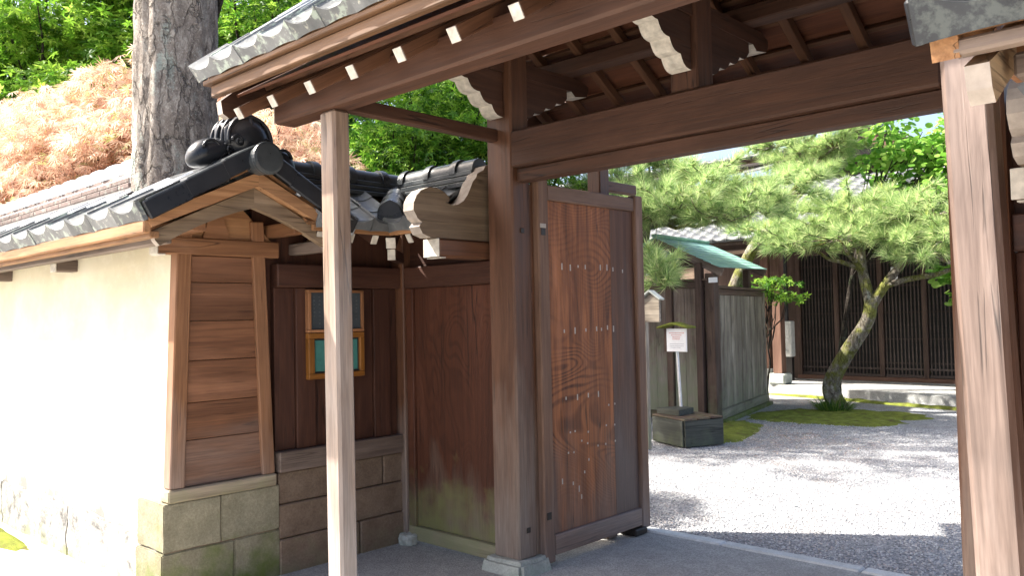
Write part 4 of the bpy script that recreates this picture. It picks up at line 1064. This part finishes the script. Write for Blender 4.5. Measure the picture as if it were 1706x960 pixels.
def crown_tree(name, label, base, top, cen, rad, nclump, nleaf, size, mat, bark, tr=.14, clump=(.8, .8, .22), tmpl=TM5, droop=.25, group=None, cat='tree', lift=0.):
    t = thing(name, label, cat, base, group); base = Vector(base); top = Vector(top); cen = Vector(cen)
    mb = MB(); tp = wander(base, top, 8, .10); mb.tube(tp, [tr*(1-.55*k/8) for k in range(9)], 10)
    P_, F_ = [], []
    for c_ in range(nclump):
        d = RNG.normal(0, 1, 3); d /= np.linalg.norm(d); rr_ = RNG.random()**.38
        q = np.array(cen)+d*np.array(rad)*rr_
        s0 = tp[min(8, 5+int(RNG.random()*4))]
        br = wander(s0, Vector(q), 5, .16); mb.tube(br, [tr*.22*(1-.85*k/5)+.005 for k in range(6)], 5)
        m_ = int(nleaf*RNG.uniform(.55, 1.45)); a = RNG.uniform(0, 2*math.pi, m_); r2 = np.sqrt(RNG.random(m_))
        cl = np.array(clump)*RNG.uniform(.7, 1.3)
        off = np.stack([np.cos(a)*r2*cl[0], np.sin(a)*r2*cl[1], RNG.normal(0, .5, m_)*cl[2]-droop*r2**2*cl[0]], 1)
        P_.append(q+off); f_ = off.copy(); f_[:, 2] = -.25*np.linalg.norm(off[:, :2], axis=1)-lift*.1; f_ += RNG.normal(0, .35*clump[0], (m_, 3)); F_.append(f_)
    kind(mb.build('trunk', bark, t, True), 'stuff') if False else mb.build('trunk', bark, t, True)
    P_ = np.concatenate(P_); F_ = np.concatenate(F_); n_ = len(P_)
    scatter('crown', tmpl, P_, F_, np.tile((0, 0, 1.), (n_, 1)), RNG.uniform(.7, 1.25, n_)*size, mat, t, .55)
    return t
GM = 'green maples behind the walls'
crown_tree('maple_tree', 'bright lime green maple at the far upper left, beyond the red maple', (-15.5, 2.2, 0), (-15.5, 2.2, 5.2), (-15.5, 2.0, 6.6), (4.6, 2.4, 3.4), 110, 150, .17, 'leaf_lime', 'darkbark', .22, (1.1, 1.1, .25), group=GM)
crown_tree('maple_tree', 'green maple directly behind the left side of the big trunk', (-12.5, 4.2, 0), (-12.3, 4.2, 5.0), (-12.4, 4.0, 6.4), (3.2, 2.2, 3.2), 95, 150, .16, 'leaf_lime', 'darkbark', .2, (1., 1., .22), group=GM)
crown_tree('maple_tree', 'maple with dark curved trunk seen just right of the big trunk', (-8.6, 3.6, 0), (-8.9, 3.5, 5.2), (-9.2, 3.6, 6.7), (2.2, 1.8, 1.5), 40, 120, .13, 'leaf_green', 'darkbark', .17, (.8, .8, .2), group=GM)
crown_tree('maple_tree', 'dark green maple filling the gap left of the left front post', (-9.4, 5.0, 0), (-9.4, 5.0, 3.2), (-9.4, 4.8, 4.2), (2.6, 2.0, 2.0), 75, 140, .13, 'leaf_dark', 'darkbark', .15, (.8, .8, .2), group=GM)
crown_tree('maple_tree', 'green maple above the layered ridge between the two left posts', (-6.3, 4.6, 0), (-6.2, 4.6, 3.0), (-6.2, 4.5, 3.9), (2.2, 1.5, 1.5), 80, 150, .105, 'leaf_green', 'darkbark', .12, (.75, .75, .16), group=GM)
crown_tree('maple_tree', 'light green maple just left of the tall main post', (-4.5, 5.4, 0), (-4.6, 5.5, 3.0), (-4.7, 5.5, 4.35), (1.1, 1.1, .9), 24, 130, .10, 'leaf_lime', 'darkbark', .1, (.6, .6, .16), group=GM)
crown_tree('maple_tree', 'maple added out of view behind the massive trunk to dapple the courtyard gravel', (-6.5, 1.35, 0), (-6.4, 1.3, 6.3), (-6.3, 1.1, 7.8), (1.9, 1.4, 1.3), 30, 75, .13, 'leaf_green', 'darkbark', .14, (.6, .6, .2), group=GM)  # unseen tree, added so that its crown throws dappled shade on the yard
# red laceleaf maple: mounded, drooping fringes
def lace(label, base, cen, rad, ncl, nl, size):
    return crown_tree('laceleaf_maple', label, base, (cen[0], cen[1], cen[2]-.2), cen, rad, ncl, nl, size, 'leaf_red', 'darkbark', .09, (.62, .62, .09), TM7, .55, 'weeping maples with russet leaves', 'maple', 2.)
lace('large russet weeping maple spilling over the left wall roof', (-5.9, -.1, 0), (-6.1, -.15, 3.3), (3.0, .75, 1.05), 150, 300, .115)
lace('small russet maple spray peeping out right of the big trunk', (-3.1, .35, 0), (-3.0, .15, 2.95), (.62, .35, .42), 18, 240, .105)
crown_tree('shrub', 'dark green shrub under the russet maple at the left', (-5.4, .5, 0), (-5.4, .5, 1.8), (-5.4, .45, 2.6), (1.7, .5, .55), 26, 130, .07, 'leaf_dark', 'darkbark', .05, (.4, .4, .2), TR, .1, cat='shrub')
# big old trunk at the wall
bt = thing('old_tree', 'massive old tree trunk with cracked lichen bark growing at the left wall', 'tree', (-1.87, -1.2, 0))
nu, nv = 72, 150; vs_ = []
for j in range(nv+1):
    z = 8.5*j/nv; cx, cy = -1.87+.045*(z-2.5)*.5, -1.20; r_ = .262-.006*(z-2.4)+.10*math.exp(-z*2.5)
    for i in range(nu):
        a = 2*math.pi*i/nu; d = V(math.cos(a), math.sin(a), 0); q = V(d.x*2.2, d.y*2.2, z*.9)
        k = noise.fractal(q*1.3, 1., 2., 3)*.018+.012*noise.noise(V(d.x*7, d.y*7, z*2.2))
        c_ = noise.voronoi(V(d.x*2.6, d.y*2.6, z*1.5)+noise.noise_vector(q*1.5)*.25)[0]; k -= .016*max(0, 1-(c_[1]-c_[0])*7)
        vs_.append((cx+d.x*(r_+k), cy+d.y*(r_+k), z))
ff = [(j*nu+i, j*nu+(i+1) % nu, (j+1)*nu+(i+1) % nu, (j+1)*nu+i) for j in range(nv) for i in range(nu)]
link('trunk', npmesh('trunk', vs_, ff, 'bark', True), 'bark', bt, Matrix.Identity(4))
mb = MB(); P_, F_ = [], []
for c_ in range(26):
    a = RNG.uniform(0, 6.28); rr_ = RNG.uniform(.5, 2.4); q = V(-1.7+math.cos(a)*rr_, -1.2+math.sin(a)*rr_*.8+.4, RNG.uniform(7.4, 9.6))
    br = wander(V(-1.75, -1.2, RNG.uniform(6.0, 8.4)), q, 5, .12); mb.tube(br, [.07*(1-.8*k/5) for k in range(6)], 6)
    m_ = 110; o_ = RNG.normal(0, 1, (m_, 3))*np.array((.42, .42, .22)); P_.append(np.array(q)+o_); F_.append(o_+RNG.normal(0, .3, (m_, 3)))
mb.build('limbs', 'bark', bt, True)
P_ = np.concatenate(P_); scatter('crown', TR, P_, np.concatenate(F_), np.tile((0, 0, 1.), (len(P_), 1)), RNG.uniform(.08, .13, len(P_)), 'leaf_dark', bt)
# pines
def pine(label, base, tpts, trad, forks, pads, dens=150, nl=.12):
    t = thing('pine_tree', label, 'pine', base, 'pines in the courtyard')
    mb = MB()
    def smooth(pp, rr_):
        pp = [Vector(p) for p in pp]; o, q = [], []
        for i in range(len(pp)-1):
            p0, p1, p2, p3 = pp[max(i-1, 0)], pp[i], pp[i+1], pp[min(i+2, len(pp)-1)]
            for k in range(5):
                s_ = k/5; o.append(.5*((2*p1)+(p2-p0)*s_+(2*p0-5*p1+4*p2-p3)*s_*s_+(3*p1-p0-3*p2+p3)*s_**3)); q.append(rr_[i]+(rr_[i+1]-rr_[i])*s_)
        o.append(pp[-1]); q.append(rr_[-1]); return o, q
    o, q = smooth(tpts, trad); mb.tube(o, q, 14)
    for fp, fr in forks: o, q = smooth(fp, fr); mb.tube(o, q, 10)
    mb.build('trunk', 'pinebark', t, True)
    mb = MB(); P_, F_ = [], []; P2, F2 = [], []
    for (cx, cy, cz, rx, ry, rz_, sx, sy, sz) in pads:
        mb.tube(wander((sx, sy, sz), (cx, cy, cz-.04), 6, .12), [.042*(1-.7*k/6) for k in range(7)], 6)
        ntw = int(dens/8*(rx*ry/.36)**.7)
        for k in range(ntw):
            a = 6.283*k/ntw*2.618+RNG.uniform(-.4, .4); q = RNG.uniform(.35, 1.12)
            st = V(cx+math.cos(a)*rx*.15, cy+math.sin(a)*ry*.15, cz-.05)
            e = V(cx+math.cos(a)*rx*q, cy+math.sin(a)*ry*q, cz+RNG.uniform(-.55, 1.)*rz_*1.25-.12*q*rz_)
            tw_ = wander(st, e, 5, .22); mb.tube(tw_, [.011*(1-.7*j_/5)+.002 for j_ in range(6)], 4)
            for j_ in range(2, 6):
                for rpt in range(2 if j_ < 5 else 3):
                    p = tw_[j_]+V(*RNG.normal(0, .022, 3)); d = (tw_[j_]-tw_[j_-1]).normalized()
                    P_.append(tuple(p)); F_.append(tuple(d*.8+V(*RNG.normal(0, .40, 3))+V(0, 0, .38)))
            if RNG.random() < .55:
                P2.append(tuple(tw_[5])); F2.append((RNG.normal(0, .2), RNG.normal(0, .2), 1.))
    mb.build('branches', 'pinebark', t, True)
    n_ = len(P_); scatter('crown', TT, P_, F_, np.tile((0, 0, 1.), (n_, 1)), RNG.uniform(.75, 1.3, n_)*nl, 'needle', t, .5)
    scatter('young_shoots', TT2, P2, F2, np.tile((1., 0, 0), (len(P2), 1)), RNG.uniform(.09, .16, len(P2)), 'candle', t, .5)['kind'] = 'stuff'
    return t
T0 = [(-1.53, 8.79, -.05), (-1.66, 8.79, .22), (-1.66, 8.79, .45), (-1.43, 8.79, .86), (-1.15, 8.8, 1.28), (-1.06, 8.8, 1.55), (-1.10, 8.8, 1.80), (-1.17, 8.82, 2.12), (-1.22, 8.9, 2.55), (-1.35, 9.0, 3.0)]
pine('garden pine with curving mossy trunk in front of the lattice doors', (-1.55, 8.79, 0), T0, [.155, .135, .122, .11, .10, .092, .078, .07, .06, .04],
     [([(-1.09, 8.8, 1.48), (-.92, 8.8, 1.75), (-.72, 8.8, 2.02), (-.5, 8.8, 2.25)], [.08, .07, .062, .04]), ([(-.85, 8.8, 1.85), (-.5, 8.75, 1.93), (-.1, 8.7, 1.98), (.25, 8.6, 2.1)], [.05, .04, .035, .02])],
     [(-2.05, 8.6, 2.56, .7, .6, .22, -1.17, 8.82, 2.1), (-1.35, 8.4, 2.58, .7, .55, .22, -1.17, 8.8, 2.1), (-.55, 8.5, 2.55, .75, .6, .24, -.5, 8.8, 2.25), (.20, 8.5, 2.50, .7, .55, .2, .2, 8.6, 2.1),
      (-2.75, 8.7, 2.85, .6, .5, .18, -1.2, 8.9, 2.5), (-1.8, 8.9, 2.85, .75, .6, .2, -1.22, 8.9, 2.55), (-.95, 8.8, 2.80, .75, .6, .2, -1.2, 8.9, 2.5), (-.1, 8.7, 2.86, .75, .6, .2, -.5, 8.8, 2.25), (.65, 8.6, 2.8, .5, .5, .18, .2, 8.6, 2.1),
      (-1.35, 9.0, 3.15, .7, .6, .18, -1.3, 9.0, 2.9), (-.55, 8.9, 3.08, .55, .5, .14, -1.3, 9.0, 2.9), (-2.2, 9.1, 3.15, .55, .5, .2, -1.3, 9.0, 2.9), (-.1, 8.3, 2.3, .5, .4, .18, .2, 8.6, 2.1)], 165, .19)
pine('bushy pine above the copper roof, right of the open door', (-3.9, 6.9, 0), [(-3.95, 7.1, 0), (-3.8, 7.1, 1.0), (-3.9, 7.0, 2.0), (-3.6, 6.8, 2.8), (-3.4, 6.7, 3.4)], [.15, .13, .11, .08, .04], [],
     [(-3.9, 6.2, 3.35, .75, .6, .25, -3.6, 6.8, 2.8), (-3.1, 6.0, 3.15, .75, .6, .28, -3.6, 6.8, 2.8), (-2.45, 5.9, 2.95, .7, .6, .26, -3.6, 6.8, 2.8), (-3.4, 5.9, 2.95, .7, .55, .25, -3.8, 6.9, 2.4), (-2.85, 5.7, 2.86, .6, .5, .22, -3.8, 6.9, 2.4), (-1.95, 5.9, 2.80, .6, .5, .2, -3.6, 6.8, 2.8),
      (-2.36, 5.1, 2.14, .30, .26, .16, -3.2, 5.9, 2.5), (-2.22, 5.0, 1.92, .24, .22, .12, -3.2, 5.9, 2.4), (-4.4, 6.3, 2.9, .7, .6, .25, -3.8, 6.9, 2.4), (-1.5, 6.2, 2.85, .5, .42, .2, -3.6, 6.8, 2.8), (-3.3, 6.5, 3.7, .55, .5, .2, -3.4, 6.7, 3.4), (-2.35, 6.4, 3.38, .6, .45, .22, -3.4, 6.7, 3.3), (-1.75, 6.5, 3.02, .55, .45, .2, -3.6, 6.8, 2.8), (-1.6, 7.2, 3.15, .55, .45, .2, -3.4, 6.7, 3.3), (-2.75, 7.1, 2.98, .6, .5, .2, -3.6, 6.8, 2.8)], 185, .20)
pine('tall soft pine whose needles hang just below the lintel', (-3.75, 9.4, 0), [(-3.75, 9.4, 0), (-3.7, 9.4, 1.5), (-3.3, 9.6, 2.6), (-2.6, 9.9, 3.6), (-2.4, 9.9, 4.4)], [.13, .12, .1, .07, .04], [],
     [(-2.3, 9.6, 4.05, .65, .55, .25, -2.6, 9.9, 3.6), (-1.75, 9.4, 4.15, .5, .45, .25, -2.6, 9.9, 3.6), (-2.9, 9.8, 4.4, .55, .5, .22, -2.4, 9.9, 4.3), (-2.0, 9.6, 4.6, .6, .5, .22, -2.4, 9.9, 4.3), (-2.1, 9.3, 3.7, .45, .4, .15, -2.9, 10.0, 2.9)], 230, .19)
pine('distant pine spray above the rail between the left posts', (-7.9, 7.2, 0), [(-7.9, 7.2, 0), (-7.8, 7.2, 2.5), (-7.6, 7.0, 4.4), (-7.4, 6.9, 5.6)], [.16, .14, .1, .06], [],
     [(-7.3, 6.2, 5.25, .8, .6, .3, -7.5, 7., 4.8), (-6.6, 6.0, 5.0, .7, .5, .3, -7.5, 7., 4.8), (-7.9, 6.3, 5.6, .7, .6, .3, -7.4, 6.9, 5.3)], 170, .24)
# broadleaf tree at the right
bl = crown_tree('broadleaf_tree', 'light green broad leaved tree with dark forked trunk beside the right post', (-2.05, 9.95, 0), (-1.5, 10.1, 3.3), (-.72, 10.1, 3.65), (1.0, .6, 1.1), 62, 60, .10, 'leaf_round', 'darkbark', .055, (.36, .36, .2), TR, .2)
crown_tree('shrub', 'leafy green shrub below the pine, against the right post', (.25, 9.6, 0), (.2, 9.6, 1.3), (.12, 9.55, 1.95), (.36, .36, .45), 14, 60, .10, 'leaf_round', 'darkbark', .03, (.2, .2, .14), TR, .1, cat='shrub')
crown_tree('maple_sapling', 'small maple with loose leaves in front of the entrance corner', (-3.05, 9.5, 0), (-3.0, 9.5, 1.5), (-2.75, 9.4, 1.95), (.5, .35, .28), 14, 26, .085, 'leaf_green', 'darkbark', .02, (.26, .26, .05), TM5, .15, cat='maple')
# grass and moss at the pine, moss by the fence
def blades(name, label, c_, r_, n_, hgt, cat, mat='grass'):
    a = RNG.uniform(0, 6.28, n_); q = r_*np.sqrt(RNG.random(n_)); p = np.stack([c_[0]+np.cos(a)*q, c_[1]+np.sin(a)*q, np.zeros(n_)], 1)
    tv = []; 
    v = np.array([(0, -.035, 0), (0, .035, 0), (.55, .022, .02), (.55, -.022, .02), (1., .0, -.14)]); f = np.array([(0, 1, 2, 3), (3, 2, 4, 4)])
    tv, tf = v, np.array([(0, 1, 2, 3), (3, 2, 4, 3)])
    tf = np.array([(0, 1, 2), (0, 2, 3), (3, 2, 4)])
    fw_ = np.stack([np.cos(a)*q/r_*.9, np.sin(a)*q/r_*.9, np.ones(n_)], 1)+RNG.normal(0, .25, (n_, 3))
    o = scatter(name, (tv, tf), p, fw_, np.stack([-np.cos(a), -np.sin(a), np.full(n_, .3)], 1), RNG.uniform(.5, 1.2, n_)*hgt, mat, None, .3)
    return tag(o, label, cat)
blades('grass_tuft', 'tuft of long grass around the foot of the curving pine', (-1.58, 8.62), .22, 300, .26, 'grass')
def mosspatch(name, label, outline, n_=60):
    xs = [p[0] for p in outline]; ys = [p[1] for p in outline]; cx, cy = sum(xs)/len(xs), sum(ys)/len(ys)
    vs_, fs = [], []; rings = 22; na = 90
    for j in range(rings+1):
        for i in range(na):
            t_ = i/na*len(outline); a = int(t_) % len(outline); b_ = (a+1) % len(outline); u_ = t_-int(t_)
            ex, ey = outline[a][0]*(1-u_)+outline[b_][0]*u_, outline[a][1]*(1-u_)+outline[b_][1]*u_
            k = j/rings; wob = 1+.22*noise.noise(V(ex*2.5, ey*2.5, 1))*k+.12*noise.noise(V(ex*9, ey*9, 3))*k
            x_, y_ = cx+(ex-cx)*k*wob, cy+(ey-cy)*k*wob
            z_ = (.028+.022*noise.noise(V(x_*5, y_*5, 0))+.014*noise.noise(V(x_*19, y_*19, 0)))*(1-k**5)-.018*k**6
            vs_.append((x_, y_, z_))
    for j in range(rings):
        for i in range(na): fs.append((j*na+i, j*na+(i+1) % na, (j+1)*na+(i+1) % na, (j+1)*na+i))
    o = link(name, npmesh(name, vs_, fs, 'moss', True), 'moss', None, Matrix.Identity(4)); o['label'] = label; o['category'] = 'moss'
    return kind(o, 'stuff')
mosspatch('moss_bed', 'green moss around the pine foot and along the fence', [(-2.25, 7.1), (-1.7, 7.15), (-.9, 7.2), (-.3, 7.6), (-.2, 8.7), (-.8, 9.2), (-1.7, 9.1), (-2.3, 8.6), (-2.5, 8.0)])
mosspatch('moss_strip', 'bright moss strip between wooden box and fence', [(-1.55, 4.9), (-1.3, 5.3), (-1.45, 5.9), (-1.75, 6.7), (-2.25, 7.2), (-2.4, 6.6), (-2.1, 5.8), (-1.85, 5.2)])
mosspatch('platform_moss', 'moss along the edge of the stone platform', [(-3.7, 10.85), (-1.5, 10.22), (.9, 9.62), (.9, 9.5), (-1.5, 10.08), (-3.7, 10.7)])
mosspatch('street_moss', 'yellow green moss at the foot of the plaster wall', [(-5.4, -1.62), (-4.2, -1.70), (-3.2, -1.72), (-2.75, -1.78), (-3.1, -1.98), (-3.9, -2.08), (-5.2, -2.02)])
# loose gravel stones
n_ = 42000
px_ = RNG.uniform(-2.2, 3.4, n_); py_ = 1.31+(RNG.random(n_)**1.5)*6.2
bv = np.array([(1, 0, 0), (-.2, .95, 0), (-.9, -.1, 0), (-.1, -1, 0), (.1, .1, .8), (.6, .6, .35)]); bf = np.array([(0, 1, 4), (1, 2, 4), (2, 3, 4), (3, 0, 4)])
a = RNG.uniform(0, 6.28, n_)
o = scatter('loose_gravel', (bv, bf), np.stack([px_, py_, np.full(n_, -.010)], 1), np.stack([np.cos(a), np.sin(a), RNG.normal(0, .3, n_)], 1), np.tile((0, 0, 1.), (n_, 1)), RNG.uniform(.004, .0115, n_), 'pebble', None, .3)
o['label'] = 'loose grey stones lying over the gravel courtyard'; o['category'] = 'gravel'; kind(o, 'stuff')
# fallen reddish needles on the gravel
n_ = 1500; a = RNG.uniform(0, 6.28, n_); cl = RNG.integers(0, 3, n_); cc = np.array([(-2.3, 9.6), (-.9, 5.6), (-1.6, 6.3)])[cl]
o = scatter('leaf_litter', (np.array([(0, -.06, 0), (0, .06, 0), (1., 0, .02)]), np.array([(0, 1, 2)])), np.stack([cc[:, 0]+RNG.normal(0, .5, n_), cc[:, 1]+RNG.normal(0, .4, n_), np.full(n_, .003)], 1), np.stack([np.cos(a), np.sin(a), np.full(n_, .05)], 1), np.tile((0, 0, 1.), (n_, 1)), RNG.uniform(.04, .09, n_), 'leaf_red', None, .1)
o['label'] = 'dry russet needles scattered on the courtyard gravel'; o['category'] = 'leaf litter'; kind(o, 'stuff')
